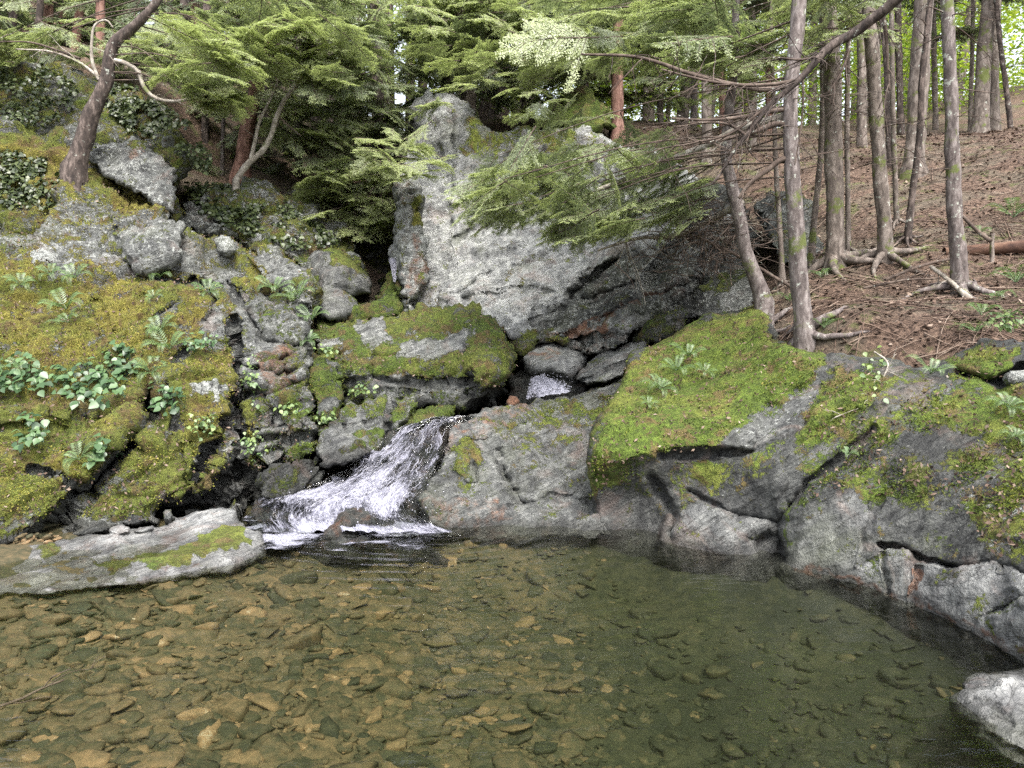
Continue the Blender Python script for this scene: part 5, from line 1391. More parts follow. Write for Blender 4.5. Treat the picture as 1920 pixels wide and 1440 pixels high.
tree('thin dead trunk between the lichened tree and the thickest trunk', [(1520, 490), (1528, 400), (1538, 300), (1542, 200), (1540, 80)], 8.9, (15, 10), 'bark_brown', 6, GR, 12, (.8, 5), (.3, .8), None, seed=11, sides=8)
tree('thin straight pole against the right side of the thickest trunk', [(1590, 490), (1590, 380), (1588, 250), (1590, 100), (1592, -20)], 8.8, (12, 11), 'bark_brown', 8, GR, 12, (.8, 6), (.3, .9), None, seed=12, sides=8)
tree('thin trunk in front of the dark boulder left of the lichened tree', [(1466, 520), (1462, 430), (1456, 340), (1452, 240), (1448, 120)], 8.4, (13, 9), 'bark_brown', 5.5, GR, 12, (.8, 5), (.3, .8), None, seed=13, sides=8)
tree('slender dark pair of stems rising behind the overhanging bough', [(1668, 300), (1664, 200), (1660, 100), (1650, 10), (1646, -20)], 11.5, (13, 10), 'bark_dark', 9, GR, 6, (1, 7), (.3, .9), None, seed=14, sides=8)
tree('small broken stub standing upright by the fallen log', [(1858, 530), (1860, 490), (1860, 455), (1862, 438)], 7.9, (11, 9), 'bark_brown', None, None, 0, seed=15, sides=8, flare=1.1, name='dead_sapling')
GB = 'distant trunks behind the cliff top and slope'
bgl = [(1100, 205, 16, 'bark_grey', 14.0, 'pale grey far trunk standing just left of the mossy boulder crest'), (1157, 215, 27, 'bark_red', 13.5, 'reddish broad far trunk right of the cliff top hollow'), (1238, 235, 14, 'bark_brown', 15, 'slim far trunk in the gap right of the reddish one'),
       (1325, 290, 24, 'bark_brown', 12.8, 'brown far trunk crossed by bare twigs above the dark boulder'), (1356, 285, 16, 'bark_red', 13.6, 'thin reddish far trunk beside the twig crossed one'), (1384, 290, 22, 'bark_brown', 14.4, 'medium far trunk just left of the bright leaf gap'),
       (1412, 285, 18, 'bark_brown', 13.2, 'far trunk showing under the first bare branch of the lichened tree'), (1442, 280, 20, 'bark_red', 15.2, 'reddish far trunk half hidden by the lichened tree'), (1616, 280, 22, 'bark_brown', 13.0, 'far trunk in the gap between the thickest trunk and the straight one'),
       (1300, 280, 16, 'bark_grey', 15.5, 'greyish far trunk where the slope meets the cliff top'), (1755, 262, 13, 'bark_brown', 15.5, 'narrow far trunk between the big pale trunk and the blotched tree'), (1818, 262, 10, 'bark_brown', 14.5, 'very thin far trunk right of the blotched tree'),
       (1690, 265, 16, 'bark_dark', 15, 'dark far trunk left of the big pale one'), (1900, 260, 12, 'bark_dark', 13.8, 'bare far stem leaning left near the edge of the bright wood')]
for k, (x, y, w_, mt, Y_, lb) in enumerate(bgl):
    dx = -34 if x == 1900 else R.uniform(-8, 8)
    y = y + 34
    tree(lb, [(x, y), (x + dx * .3, y * .65), (x + dx * .7, y * .3), (x + dx, -20)], Y_, (w_, w_ * .85), mt, 11, GB, 9, (1.0, 8), (.4, 1.3), None, seed=30 + k, sides=9, crown=6, crown_z=(7, 11))

# overhanging bough: belongs to a tree rooted outside the picture
bt, bpath = tree('overhanging tree whose long bare dark bough crosses the trunks from above', [(2080, 640, 5.0), (2075, 300, 5.0), (2070, 0, 5.0)], 5.0, (60, 50), 'bark_dark', 7, None, seed=50)
m = MB()
px_branch(m, [(2070, -330, 5.0), (1900, -150, 5.1), (1760, -70, 5.25), (1690, -10, 5.3), (1650, 25, 5.4), (1600, 62), (1560, 85), (1525, 120), (1500, 148), (1465, 178), (1440, 200), (1418, 232), (1398, 256), (1375, 285), (1352, 325), (1335, 345)], 5.5, (34, 4), 60, twigs=40, tl=(.25, .8), rough=.18)
m.build('branch', [M['bark_dark']], bt)
for bp, bw, tg in [([(1500, 150), (1450, 158), (1400, 160), (1345, 155), (1285, 142), (1240, 130)], (8, 3), 16), ([(1470, 176), (1420, 214), (1370, 250), (1300, 268), (1230, 280)], (7, 2), 14), ([(1655, 25), (1662, 70), (1665, 130), (1668, 170)], (8, 4), 4),
                   ([(1540, 105), (1500, 112), (1450, 108), (1420, 112)], (5, 2), 6), ([(1400, 255), (1370, 235), (1320, 230), (1270, 238)], (6, 2), 10), ([(1595, 65), (1590, 100), (1575, 140), (1552, 175)], (6, 2), 6), ([(1505, 145), (1506, 190), (1500, 250), (1490, 310)], (5, 2), 8)]:
    m = MB()
    px_branch(m, bp, 5.5, bw, twigs=tg, tl=(.15, .5))
    m.build('branch', [M['twig']], bt)
# ------------------------------------------------------------------ central and left trees
tree('leafy evergreen rising behind the cliff with boughs hanging over its top', [(880, 240), (878, 150), (872, 60), (868, -20)], 13.5, (34, 30), 'bark_brown', 12, None, 0, seed=60,
    fills=[dict(poly=[(860, 150), (1000, 160), (1150, 170), (1160, 240), (1040, 250), (960, 225), (880, 215)], Yr=(10.2, 11.2), n=9, dirs=(-.4, -1, -.2), L=(.5, .9), tint=(.25, .5), link_p=0),
           dict(poly=[(770, 130), (870, 130), (860, 205), (790, 200)], Yr=(10.6, 11.4), n=4, dirs=(-.4, -1, -.2), L=(.5, .9), tint=(.3, .55), link_p=0),
           dict(poly=[(740, -40), (1150, -40), (1150, 110), (1080, 165), (980, 170), (900, 140), (790, 120), (740, 80)], Yr=(12.2, 14.5), n=110, dirs=(-.5, -1, -.12), L=(.8, 1.6), tint=(.12, .5), link_p=.1, topbias=.2),
           dict(poly=[(760, 0), (1100, 0), (1080, 130), (1000, 170), (900, 150), (790, 110)], Yr=(11.0, 12.2), n=30, dirs=(-.6, -1, -.15), L=(.6, 1.2), tint=(.42, .65), link_p=.1)])
tree('evergreen in the gorge with bright bough tips before the grey cliff', [(715, 450), (716, 380), (712, 250), (706, 100), (700, -20)], 12.2, (26, 20), 'bark_dark', 12, None, 8, seed=61,
    fills=[dict(poly=[(690, 245), (760, 240), (835, 290), (830, 320), (740, 330), (690, 300)], Yr=(9.2, 10.0), n=16, dirs=(.6, -1, -.25), L=(.5, .9), tint=(.42, .68), link_p=.3),
           dict(poly=[(600, 60), (760, 40), (770, 200), (740, 420), (650, 440), (570, 400), (570, 200)], Yr=(11.4, 13.5), n=90, dirs=(-.2, -1, -.25), L=(.7, 1.3), tint=(.08, .32), link_p=.3),
           dict(poly=[(590, 290), (740, 290), (735, 430), (640, 440), (580, 380)], Yr=(10.2, 11.2), n=40, dirs=(-.3, -1, -.3), L=(.5, 1.0), tint=(.38, .68), link_p=.3)])
tree('reddish trunk leaning right behind the pale snag', [(450, 330), (460, 260), (476, 190), (492, 110), (508, 20), (514, -30)], 11.4, (34, 24), 'bark_red', 11, None, 10, (1, 7), seed=62,
    fills=[dict(poly=[(380, -40), (700, -40), (720, 80), (660, 200), (560, 200), (470, 150), (380, 110)], Yr=(9.8, 12.5), n=80, dirs=(.5, -1, -.2), L=(.7, 1.4), tint=(.1, .42), link_p=.25, topbias=.2),
           dict(poly=[(440, 30), (690, 30), (660, 150), (520, 150)], Yr=(9.5, 10.4), n=26, dirs=(.6, -1, -.25), L=(.6, 1.1), tint=(.4, .62), link_p=.2),
           dict(poly=[(330, 140), (450, 140), (540, 230), (560, 320), (440, 330), (350, 300)], Yr=(11.6, 13.4), n=26, dirs=(.4, -1, -.3), L=(.6, 1.1), tint=(.0, .3), link_p=0),
           dict(poly=[(500, 170), (640, 180), (690, 300), (640, 350), (540, 260)], Yr=(10.4, 12.2), n=30, dirs=(.6, -1, -.3), L=(.6, 1.2), tint=(.25, .55), link_p=.2)])
tree('crooked dark tree leaning right on the ledge beside the lichen boulder', [(143, 312), (155, 272), (170, 225), (188, 180), (200, 145), (205, 112), (215, 80), (236, 62), (262, 40), (290, 10), (310, -30)], 9.1, (42, 12), 'bark_dark', 6.5, None, 0, seed=63, rough=.3, flare=1.2,
    branches=[([(205, 112), (235, 118), (260, 135), (268, 160), (285, 180), (330, 190), (375, 180), (425, 168)], (9, 4), 14, 'twig_pale'), ([(186, 150), (174, 120), (172, 80), (180, 45), (200, 38), (212, 52)], (7, 3), 3, 'twig_pale'), ([(150, 110), (110, 95), (60, 80), (0, 78)], (5, 2), 10, 'twig'), ([(186, 145), (150, 118), (100, 98), (30, 92)], (6, 2), 10, 'twig_pale')],
    fills=[dict(poly=[(205, 40), (400, 40), (470, 110), (440, 210), (380, 190), (250, 90)], Yr=(8.6, 10.0), n=26, dirs=(1, -.5, -.22), L=(.5, 1.1), tint=(.34, .6), link_p=.12),
           dict(poly=[(330, 160), (440, 150), (480, 200), (450, 215), (360, 190)], Yr=(8.8, 9.8), n=8, dirs=(1, -.5, -.3), L=(.5, .8), tint=(.4, .6), link_p=.1),
           dict(poly=[(60, 60), (330, 40), (350, 150), (250, 150), (150, 120), (60, 95)], Yr=(10.6, 12.0), n=30, dirs=(.3, -1, -.3), L=(.5, 1.0), tint=(.1, .4), link_p=0),
           dict(poly=[(-30, -20), (200, -20), (190, 60), (-30, 60)], Yr=(9.6, 11.5), n=6, dirs=(-.3, -1, -.3), L=(.5, 1.0), tint=(.2, .5), link_p=0),
           dict(poly=[(-30, 50), (70, 60), (60, 110), (-30, 120)], Yr=(9.4, 10.4), n=12, dirs=(-1, -.5, -.2), L=(.5, .9), tint=(.3, .55), link_p=.2)])
m0, p0 = tree('pale crooked dead snag leaning right above the shrubby slope', [(443, 338), (462, 310), (490, 285), (508, 255), (518, 222), (532, 190), (556, 160), (570, 135), (576, 112)], 10.3, (15, 7), 'twig_pale', None, None, 0, seed=64, name='dead_snag', rough=.3, flare=1.1, sides=9,
    branches=[([(470, 300), (478, 265), (486, 230), (505, 190), (518, 160), (524, 142)], (8, 3), 6, 'twig_pale'), ([(575, 115), (590, 130), (610, 140), (628, 150)], (4, 2), 4, 'twig_pale'), ([(520, 215), (540, 235), (565, 255)], (4, 2), 4, 'twig')])
GL = 'trunks in the dark wood up the left slope'
for k, (x, y, w_, mt, Y_, lb) in enumerate([(22, 60, 18, 'bark_dark', 13, 'dark trunk in the top corner of the dim wood'), (68, 95, 15, 'bark_dark', 12.8, 'black narrow trunk left of the reddish trunk group'), (88, 105, 22, 'bark_red', 13.6, 'first broad reddish trunk of the group above the ivy ledge'),
        (112, 108, 16, 'bark_red', 14.2, 'middle reddish trunk of the group above the ivy ledge'), (140, 115, 20, 'bark_red', 13.2, 'rightmost reddish trunk of the group above the ivy ledge'), (188, 125, 20, 'bark_red', 12.6, 'reddish trunk right behind the crooked dark tree'),
        (384, 320, 17, 'bark_dark', 12.4, 'dark trunk in the shade left of the leaning reddish one'), (416, 330, 9, 'bark_grey', 11.9, 'thin grey sapling stem in the shade by the snag'), (366, 200, 20, 'bark_red', 14.0, 'deep shade reddish trunk under the bright boughs'), (560, 340, 16, 'bark_dark', 14.0, 'black trunk in the deep shade of the gorge side'),
        (336, 230, 24, 'bark_dark', 13.4, 'broad black trunk behind the lichen boulder'), (620, 330, 14, 'bark_dark', 15.0, 'slim dark trunk deepest in the gorge shade')]):
    dx = R.uniform(-4, 14)
    tree(lb, [(x, y + 12), (x + dx * .3, y * .6), (x + dx * .7, y * .25), (x + dx, -30)], Y_, (w_, w_ * .88), mt, 12, GL, 10, (.8, 8), (.4, 1.3), None, seed=70 + k, sides=9, crown=2, crown_z=(9, 11.5), crown_t=(.1, .4))

# dim wood behind on both sides: conifer boughs and sunlit broadleaves far off
m = MB()
for _ in range(850):
    x = R.uniform(-60, 1250)
    Y = R.uniform(13.5, 24)
    top = np.interp(x, [-60, 300, 600, 720, 900, 1250], [-40, -50, -50, -20, -50, -50])
    bot = np.interp(x, [-60, 250, 420, 620, 760, 900, 1250], [110, 160, 330, 410, 340, 190, 210])
    y = R.uniform(top, bot)
    if 690 < x < 800 and y < 130 and R.random() < .8:
        continue
    d = norm(np.array([R.gauss(0, 1), R.gauss(-.8, .6), R.uniform(-.35, .0)]))
    lgt = .12 if x < 600 else .4  # lighter leaf tint past the left wood, light put into the colour
    put_bough(m, P(x, y, Y), d, R.uniform(.8, 1.7), R.uniform(.15, .5) + lgt * R.random(), lib=BTL)
for k in range(60):
    x = R.uniform(-60, 1000)
    Y = R.uniform(16, 26)
    X = P(x, 300, Y)[0]
    z0 = float(TZ(np.array([X]), np.array([Y]))[0]) - .3
    v, q = tube(np.array([[X, Y, z0], [X + R.gauss(0, .1), Y, z0 + 5], [X + R.gauss(0, .3), Y, z0 + 13]]), [.17, .14, .06], 7)
    m.add(v, q, .5, 2)
tag(m.build('conifer_wood', [M['hemlock'], M['twig'], M['bark_dark']]), 'dim evergreen wood rising behind the gorge and bank', 'wood', kind='stuff')

# broadleaf far wood
lv = np.array([(0, 0, 0), (.5, .3, .05), (1, 0, -.1), (.5, -.3, .05)], float)
m = MB()
NL = 120000
cl = []
for k in range(900):
    x = R.uniform(1050, 2150)
    Y = R.uniform(17, 34)
    y = R.uniform(-160, 245)
    cl.append((*P(x, y, Y), R.uniform(.5, 1.1), R.uniform(.3, .95)))
for k in range(150):
    x = R.uniform(420, 1050)
    cl.append((*P(x, R.uniform(-100, 160), R.uniform(22, 32)), R.uniform(.6, 1.2), R.uniform(.4, .9)))
cl = np.array(cl)
pick = rng.integers(0, len(cl), NL)
c = cl[pick]
off = rng.normal(size=(NL, 3)) * np.array([1, 1, .35]) * c[:, 3:4] * .75
pos = c[:, :3] + off
A = rng.uniform(0, 2 * math.pi, NL)
X = np.stack([np.cos(A), np.sin(A), rng.uniform(-.7, .1, NL)], -1)
X = norm(X)
Zv = norm(np.stack([rng.normal(0, .45, NL), rng.normal(0, .45, NL), np.ones(NL)], -1))
Yv = norm(np.cross(Zv, X))
Zv = np.cross(X, Yv)
s = rng.uniform(.08, .17, NL)
Lv = (lv[None, :, 0, None] * X[:, None] + lv[None, :, 1, None] * Yv[:, None] + lv[None, :, 2, None] * Zv[:, None]) * s[:, None, None] + pos[:, None]
m.add(Lv.reshape(-1, 3), np.arange(NL * 4).reshape(-1, 4), np.repeat(np.clip(c[:, 4] + rng.normal(0, .15, NL), 0, 1), 4), 0)
for k in range(34):
    x = R.uniform(1060, 2100)
    Y = R.uniform(16, 30)
    X0 = P(x, 250, Y)[0]
    z0 = float(TZ(np.array([X0]), np.array([Y]))[0]) - .3
    r0 = R.uniform(.05, .17)
    v, q = tube(np.array([[X0, Y, z0], [X0 + R.gauss(0, .25), Y, z0 + 4], [X0 + R.gauss(0, .5), Y, z0 + 11]]), [r0, r0 * .8, r0 * .3], 7)
    m.add(v, q, .5, 1)
tag(m.build('leafy_wood', [M['broad'], M['bark_brown']]), 'sunlit yellow green leafy wood beyond the crest of the slope', 'wood', kind='stuff')

# ------------------------------------------------------------------ ferns and plants
def fern_mesh(seed, nfr=6, arch=.55, narrow=.2):
    r = random.Random(seed)
    mbf = MB()
    for k in range(nfr):
        a = k * 2 * math.pi / nfr + r.uniform(-.35, .35)
        L = r.uniform(.7, 1.05)
        el = r.uniform(.5, 1.0)
        t = np.linspace(0, 1, 20)
        hor = L * np.sin(t * el * 1.1) * .95
        ver = L * (np.sin(t * 1.25) * .75 - arch * t ** 2.4)
        pts = np.stack([np.cos(a) * hor, np.sin(a) * hor, ver], -1)
        v, q = tube(pts, np.linspace(.010, .003, 20), 4)
        mbf.add(v, q, .45, 0)
        vs, qs, ts = [], [], []
        lat = np.array([-math.sin(a), math.cos(a), 0])
        for i in range(3, 20):
            f = i / 19
            ln = narrow * L * (math.sin(min(1, (f - .06) * 1.35) * math.pi * .62 + .12)) * (1 - f * .78) * 1.5 + .015
            fw = norm(pts[i] - pts[i - 1])
            for sg in (-1, 1):
                d = norm(lat * sg + fw * .35 + np.array([0, 0, -.12 + r.uniform(-.08, .08)]))
                w = .026 * (1 - .5 * f)
                b = len(vs)
                vs.extend([pts[i] - fw * w * .5, pts[i] + d * ln * .55 + fw * w * .9, pts[i] + d * ln + fw * .02, pts[i] + d * ln * .5 - fw * w * .7])
                qs.append((b, b + 1, b + 2, b + 3))
                tt = .5 + r.uniform(-.12, .12) + .15 * f
                ts.extend([tt] * 4)
        mbf.add(vs, qs, np.array(ts), 0)
    return mbf


def heart_leaf():
    o = np.array([(0, 0, 0), (.10, .30, .03), (.38, .42, .05), (.72, .24, .02), (1.0, 0, -.10), (.72, -.24, .02), (.38, -.42, .05), (.10, -.30, .03), (.35, 0, -.03), (.68, 0, -.05)], float)
    q = np.array([(0, 8, 2, 1), (8, 9, 3, 2), (9, 4, 4, 3), (0, 7, 6, 8), (8, 6, 5, 9), (9, 5, 4, 4)])
    q = np.array([(0, 8, 2, 1), (8, 9, 3, 2), (0, 7, 6, 8), (8, 6, 5, 9), (9, 5, 4, 3)])
    return o, q


HL = heart_leaf()


def leafpatch(mb, anchors, size, tint, stem=.12, normal=(0, -.55, .8), spread=.35, seed=0):
    r = random.Random(seed)
    for p in anchors:
        nrm = norm(np.array(normal) + np.array([r.gauss(0, spread), r.gauss(0, spread), r.gauss(0, spread * .5)]))
        x = norm(np.array([r.gauss(0, .8), -.5 + r.gauss(0, .4), -.45 + r.gauss(0, .3)]))
        x = norm(x - nrm * (x @ nrm))
        y = np.cross(nrm, x)
        s = size * r.uniform(.6, 1.2)
        base = p + nrm * stem * r.uniform(.4, 1.3)
        v = (HL[0][:, :1] * x + HL[0][:, 1:2] * y + HL[0][:, 2:3] * nrm) * s + base
        mb.add(v, HL[1], np.clip(r.uniform(*tint), 0, 1), 0)
        if stem > .04:
            tv, tq = tube(np.array([p, (p + base) / 2 + np.array([0, 0, .01]), base]), [.003, .0025, .002], 4)
            mb.add(tv, tq, .4, 0)


FERN = [fern_mesh(400 + k, 5 + k % 3, .45 + .12 * (k % 3)).build('fern', [M['fern']], None) for k in range(4)]
for f in FERN:
    COL.objects.unlink(f)


def fern(px, py, size, dep, label, group='ferns on the mossy outcrop', tilt=.35, var=0, z=0.0):
    Y = float(dep(np.array([px]), np.array([py]))[0]) if callable(dep) else dep
    o = bpy.data.objects.new('fern', FERN[var % 4].data)
    COL.objects.link(o)
    o.location = P(px, py, Y - .05)
    o.location.z += z
    s = size * 1.3 * Y / F
    o.scale = (s, s, s)
    o.rotation_euler = (tilt, R.uniform(-.15, .15), R.uniform(0, 6.28) if tilt < .2 else R.uniform(-.4, .4))
    tag(o, label, 'fern', group)


def TD(px, py):
    """distance at which the ray of a pixel meets the forest floor"""
    Ys = np.linspace(5.4, 16, 900)
    p = P(np.full(900, float(px)), np.full(900, float(py)), Ys)
    below = p[:, 2] < TZ(p[:, 0], p[:, 1])
    return Ys[np.argmax(below)] if below.any() else 8.0


for a in [(300, 522, 42, 'fern with blue green fronds at the foot of the cracked lichen boulder', 0), (140, 522, 42, 'fern spreading wide just right of the small white stone', 1), (95, 515, 34, 'small upright fern just left of the wide spreading fern', 2), (125, 580, 60, 'large drooping fern in the middle of the ochre moss', 3), (130, 605, 42, 'low fern directly beneath the large drooping fern', 0),
          (288, 560, 26, 'narrow pale fern frond hanging on ochre moss', 1), (392, 550, 44, 'fern over a brown earthy pocket below the white perched stone', 2), (318, 655, 62, 'tall fern standing behind the small cluster of heart leaves', 3), (300, 622, 46, 'yellowing thin fern above the tall one', 1), (40, 535, 38, 'little fern at the edge of the picture above the ochre moss', 2), (560, 560, 54, 'bright fern tuft spilling over the outcrop corner towards the gorge', 0),
          (585, 600, 46, 'lush green fern hanging beside the broad mossy ledge', 3), (578, 640, 34, 'small lush fern below the hanging one at the outcrop edge', 2), (150, 862, 48, 'soft yellow green fern in the lower crack', 1), (40, 690, 44, 'fern poking up behind the left clump of heart leaves', 0), (285, 700, 50, 'dark fern between the two heart leaf clumps', 2), (515, 545, 46, 'grassy fern tuft below the ridge crest', 3)]:
    fern(a[0], a[1], a[2], LEFT, a[3], var=a[4], tilt=.5)
GRF = 'ferns on the right bank'
for a in [(1290, 668, 42, 'delicate fern highest on the green moss cap'), (1268, 695, 44, 'delicate fern in the middle of the moss cap row'), (1236, 730, 46, 'delicate fern lowest on the green moss cap'), (1320, 700, 30, 'tiny fern over the brown moss hollow'), (1590, 852, 22, 'small pale seedling fern alone on the dark bank rock'), (1745, 700, 52, 'yellow green fern drooping over the bank rim'),
          (1890, 765, 46, 'fern at the picture edge below the pale boulder end'), (1905, 820, 34, 'lowest fern at the picture edge on green moss'), (1215, 760, 26, 'faint little fern near the moss cap brow')]:
    fern(a[0], a[1], a[2], RIGHT, a[3], GRF, var=R.randrange(4), tilt=.45)
GFL = 'ferns on the litter slope'
for a in [(1540, 520, 34, 'fern at the foot of the thickest trunk'), (1480, 565, 34, 'fern between the leaning trunk and the lichened tree'), (1545, 615, 40, 'yellowish fern beside the foot of the lichened tree'), (1840, 592, 52, 'broad fern on the rim right of the blotched tree'), (1890, 600, 44, 'leafy fern right of the broad rim fern'), (1830, 625, 46, 'pale yellow fern on the bank rim'),
          (1900, 408, 60, 'light green fern high on the slope'), (1905, 530, 60, 'dark fern at the right edge near the log end'), (1835, 440, 34, 'small fern behind the blotched tree'), (1870, 560, 36, 'small fern just below the broken stub')]:
    fern(a[0], a[1], a[2], TD(a[0], a[1]), a[3], GFL, var=R.randrange(4), tilt=.1)

PL = 'heart leaved plants on the outcrop'
for kk, (poly, n, sz, lb) in enumerate([
        ([(-30, 690), (60, 675), (105, 705), (90, 740), (-30, 745)], 75, .095, 'broad clump of heart leaves spilling in from the picture edge'),
        ([(105, 705), (170, 690), (245, 700), (240, 745), (180, 768), (120, 755)], 100, .095, 'largest clump of heart leaves above the mossy step'),
        ([(205, 670), (235, 648), (262, 668), (255, 705), (215, 708)], 45, .08, 'upright clump of heart leaves above the largest one'),
        ([(288, 740), (310, 724), (345, 735), (348, 765), (325, 785), (290, 770)], 36, .085, 'clump of heart leaves in the crack beside the tall pillar'),
        ([(32, 850), (55, 795), (92, 790), (98, 825), (60, 850)], 32, .085, 'isolated clump of heart leaves low on the left step'),
        ([(165, 872), (180, 838), (240, 825), (245, 842), (200, 882)], 34, .085, 'clump of heart leaves hanging in the lower diagonal crack'),
        ([(345, 652), (370, 640), (408, 642), (405, 660), (360, 662)], 26, .065, 'flat clump of heart leaves on top of the mossy pillar')]):
    poly = np.array(poly, float)
    an = []
    while len(an) < n * 1.5:
        x, y = R.uniform(*poly[:, 0][[poly[:, 0].argmin(), poly[:, 0].argmax()]]), R.uniform(poly[:, 1].min(), poly[:, 1].max())
        if inside(poly, np.array([x]), np.array([y]))[0]:
            an.append(P(x, y, float(LEFT(np.array([x]), np.array([y]))[0]) - .03))
    m = MB()
    leafpatch(m, an, sz * .82, (.1, .95), .10, seed=kk)
    tag(m.build('heart_leaved_plant', [M['heart']]), lb, 'plant', PL)
SPG = 'small leafy sprigs'
for kk, (x, y, rx, ry, n, dep, lb) in enumerate([(472, 720, 14, 40, 60, LEFT, 'trailing sprig hanging down the dark joint of the outcrop'), (478, 838, 28, 24, 50, LEFT, 'light green sprig above the lower dark joint'), (535, 768, 34, 12, 50, LEFT, 'pale flowering sprig on the right shoulder of the outcrop'), (385, 800, 26, 16, 40, LEFT, 'pale sprig on the mossy pillar front'),
        (675, 735, 28, 8, 36, REL.get('mossy_ledge0'), 'pale leafy sprig at the foot of the broad ledge'), (610, 790, 16, 8, 26, REL.get('rock_column0'), 'pale sprig at the foot of the stone column'), (612, 660, 18, 8, 26, REL.get('rock_column0'), 'sprig on top of the stone column'), (1640, 705, 26, 40, 20, RIGHT, 'straggly sprig among white rootlets on the bank rim'), (1880, 610, 30, 14, 40, 5.75, 'dark leafy sprig at the rim near the picture edge'), (1590, 845, 12, 8, 10, RIGHT, 'tiny pale green seedling leaves on the dark bank rock')]):
    an = []
    for _ in range(n):
        px, py = x + R.gauss(0, rx * .5), y + R.gauss(0, ry * .5)
        Y = float(dep(np.array([px]), np.array([py]))[0]) if callable(dep) else dep
        an.append(P(px, py, Y - .03))
    m = MB()
    leafpatch(m, an, .042, (.45, 1.0), .06, seed=20 + kk, spread=.6)
    tag(m.build('leafy_sprig', [M['fern']]), lb, 'plant', SPG)
# ivy on the upper left ledges: nobody could count the leaves
HILL = REL['hillside_rock0']
HILL2 = REL['hillside_rock1']
for poly, n, dep, lb in [([(-30, 120), (60, 110), (150, 160), (130, 215), (60, 250), (-30, 200)], 900, HILL, 'dark ivy like leaves on the topmost ledge'), ([(190, 160), (255, 165), (325, 210), (335, 265), (290, 260), (215, 240), (190, 200)], 1300, HILL, 'dark ivy like leaves above the lichen boulder'),
                         ([(-30, 290), (60, 285), (120, 320), (150, 370), (120, 400), (20, 390), (-30, 360)], 1200, HILL, 'dark ivy like leaves under the ochre moss band'), ([(350, 345), (480, 350), (600, 420), (640, 460), (560, 470), (460, 440), (380, 400)], 1500, HILL2, 'small shrub leaves over the slope below the snag'), ([(300, 200), (350, 230), (400, 300), (390, 330), (340, 300)], 350, 9.6, 'hanging leafy spray right of the lichen boulder')]:
    poly = np.array(poly, float)
    px, py = rng.uniform(poly[:, 0].min(), poly[:, 0].max(), n * 3), rng.uniform(poly[:, 1].min(), poly[:, 1].max(), n * 3)
    nz = fbm(np.c_[px / 40, py / 40, np.full(len(px), 5.)], 3, 5)
    ok = np.nonzero(inside(poly, px, py) & (nz > -.15))[0][:n]
    Y = dep(px[ok], py[ok]) if callable(dep) else np.full(len(ok), dep) + rng.uniform(-.3, .3, len(ok))
    m = MB()
    leafpatch(m, list(P(px[ok], py[ok], Y - .06)), .06, (.0, 1.0), .05, seed=n, spread=.7)
    tag(m.build('ivy', [M['vine']]), lb, 'ivy', kind='stuff')

# ------------------------------------------------------------------ moss tufts and fallen bits on the moss
def blades(mb, p, n, ln, wd, tint, lean=.8, m=0):
    k = len(p)
    d = norm(n + rng.normal(0, lean, (k, 3)))
    s = norm(np.cross(d, rng.normal(size=(k, 3))))
    l = rng.uniform(.5, 1.2, (k, 1)) * ln
    w = rng.uniform(.6, 1.3, (k, 1)) * wd
    q = p - n * .004
    v = np.stack([q, q + d * l * .5 + s * w, q + d * l - n * l * .1, q + d * l * .5 - s * w], 1).reshape(-1, 3)
    mb.add(v, np.arange(4 * k).reshape(-1, 4), np.repeat(tint, 4), m)


M['moss'] = mat_leaf('moss_tuft', [(0.0, (0.037, 0.057, 0.010)), (0.35, (0.112, 0.149, 0.022)), (0.65, (0.213, 0.216, 0.037)), (1.0, (0.375, 0.324, 0.083))], .3, .8, .02)
mt, md = MB(), MB()
for v, vn, mo, hu, nm in GEO:
    big = nm in ('rock_outcrop', 'bank_rock', 'mossy_ledge', 'hillside_rock')
    ok = np.nonzero(mo > .42)[0]
    if len(ok) < 60 or nm == 'shore_slab':
        continue
    cl = fbm(v[ok] * 4.5, 3, 7)
    wgt = np.clip(.25 + 2.2 * cl, 0.0, 1)
    n = int(len(ok) * (.8 if big and nm != 'hillside_rock' and nm != 'mossy_ledge' else 1.3))
    pk = rng.choice(len(ok), n, p=wgt / wgt.sum())
    ii = ok[pk]
    pos = v[ii] + rng.normal(0, .012, (n, 3))
    h = .85 - .8 * hu[ii] + rng.normal(0, .16, n) + .5 * fbm(v[ii] * 2.5, 3, 9)
    blades(mt, pos, vn[ii], .024, .0045, np.clip(h, 0, 1), .9)
    if big:
        nd = int(len(ok) * .10)
        ii = ok[rng.integers(0, len(ok), nd)]
        blades(md, v[ii] + vn[ii] * .012 + rng.normal(0, .015, (nd, 3)), norm(vn[ii] * .15 + rng.normal(0, 1, (nd, 3))), .045, .009, rng.uniform(.1, 1, nd), .4)
tag(mt.build('moss', [M['moss']]), 'soft moss tufts covering the banks and ledges', 'moss', kind='stuff')
tag(md.build('fallen_leaf_bits', [M['litter']]), 'brown fallen leaf bits caught on the moss', 'leaf litter', kind='stuff')

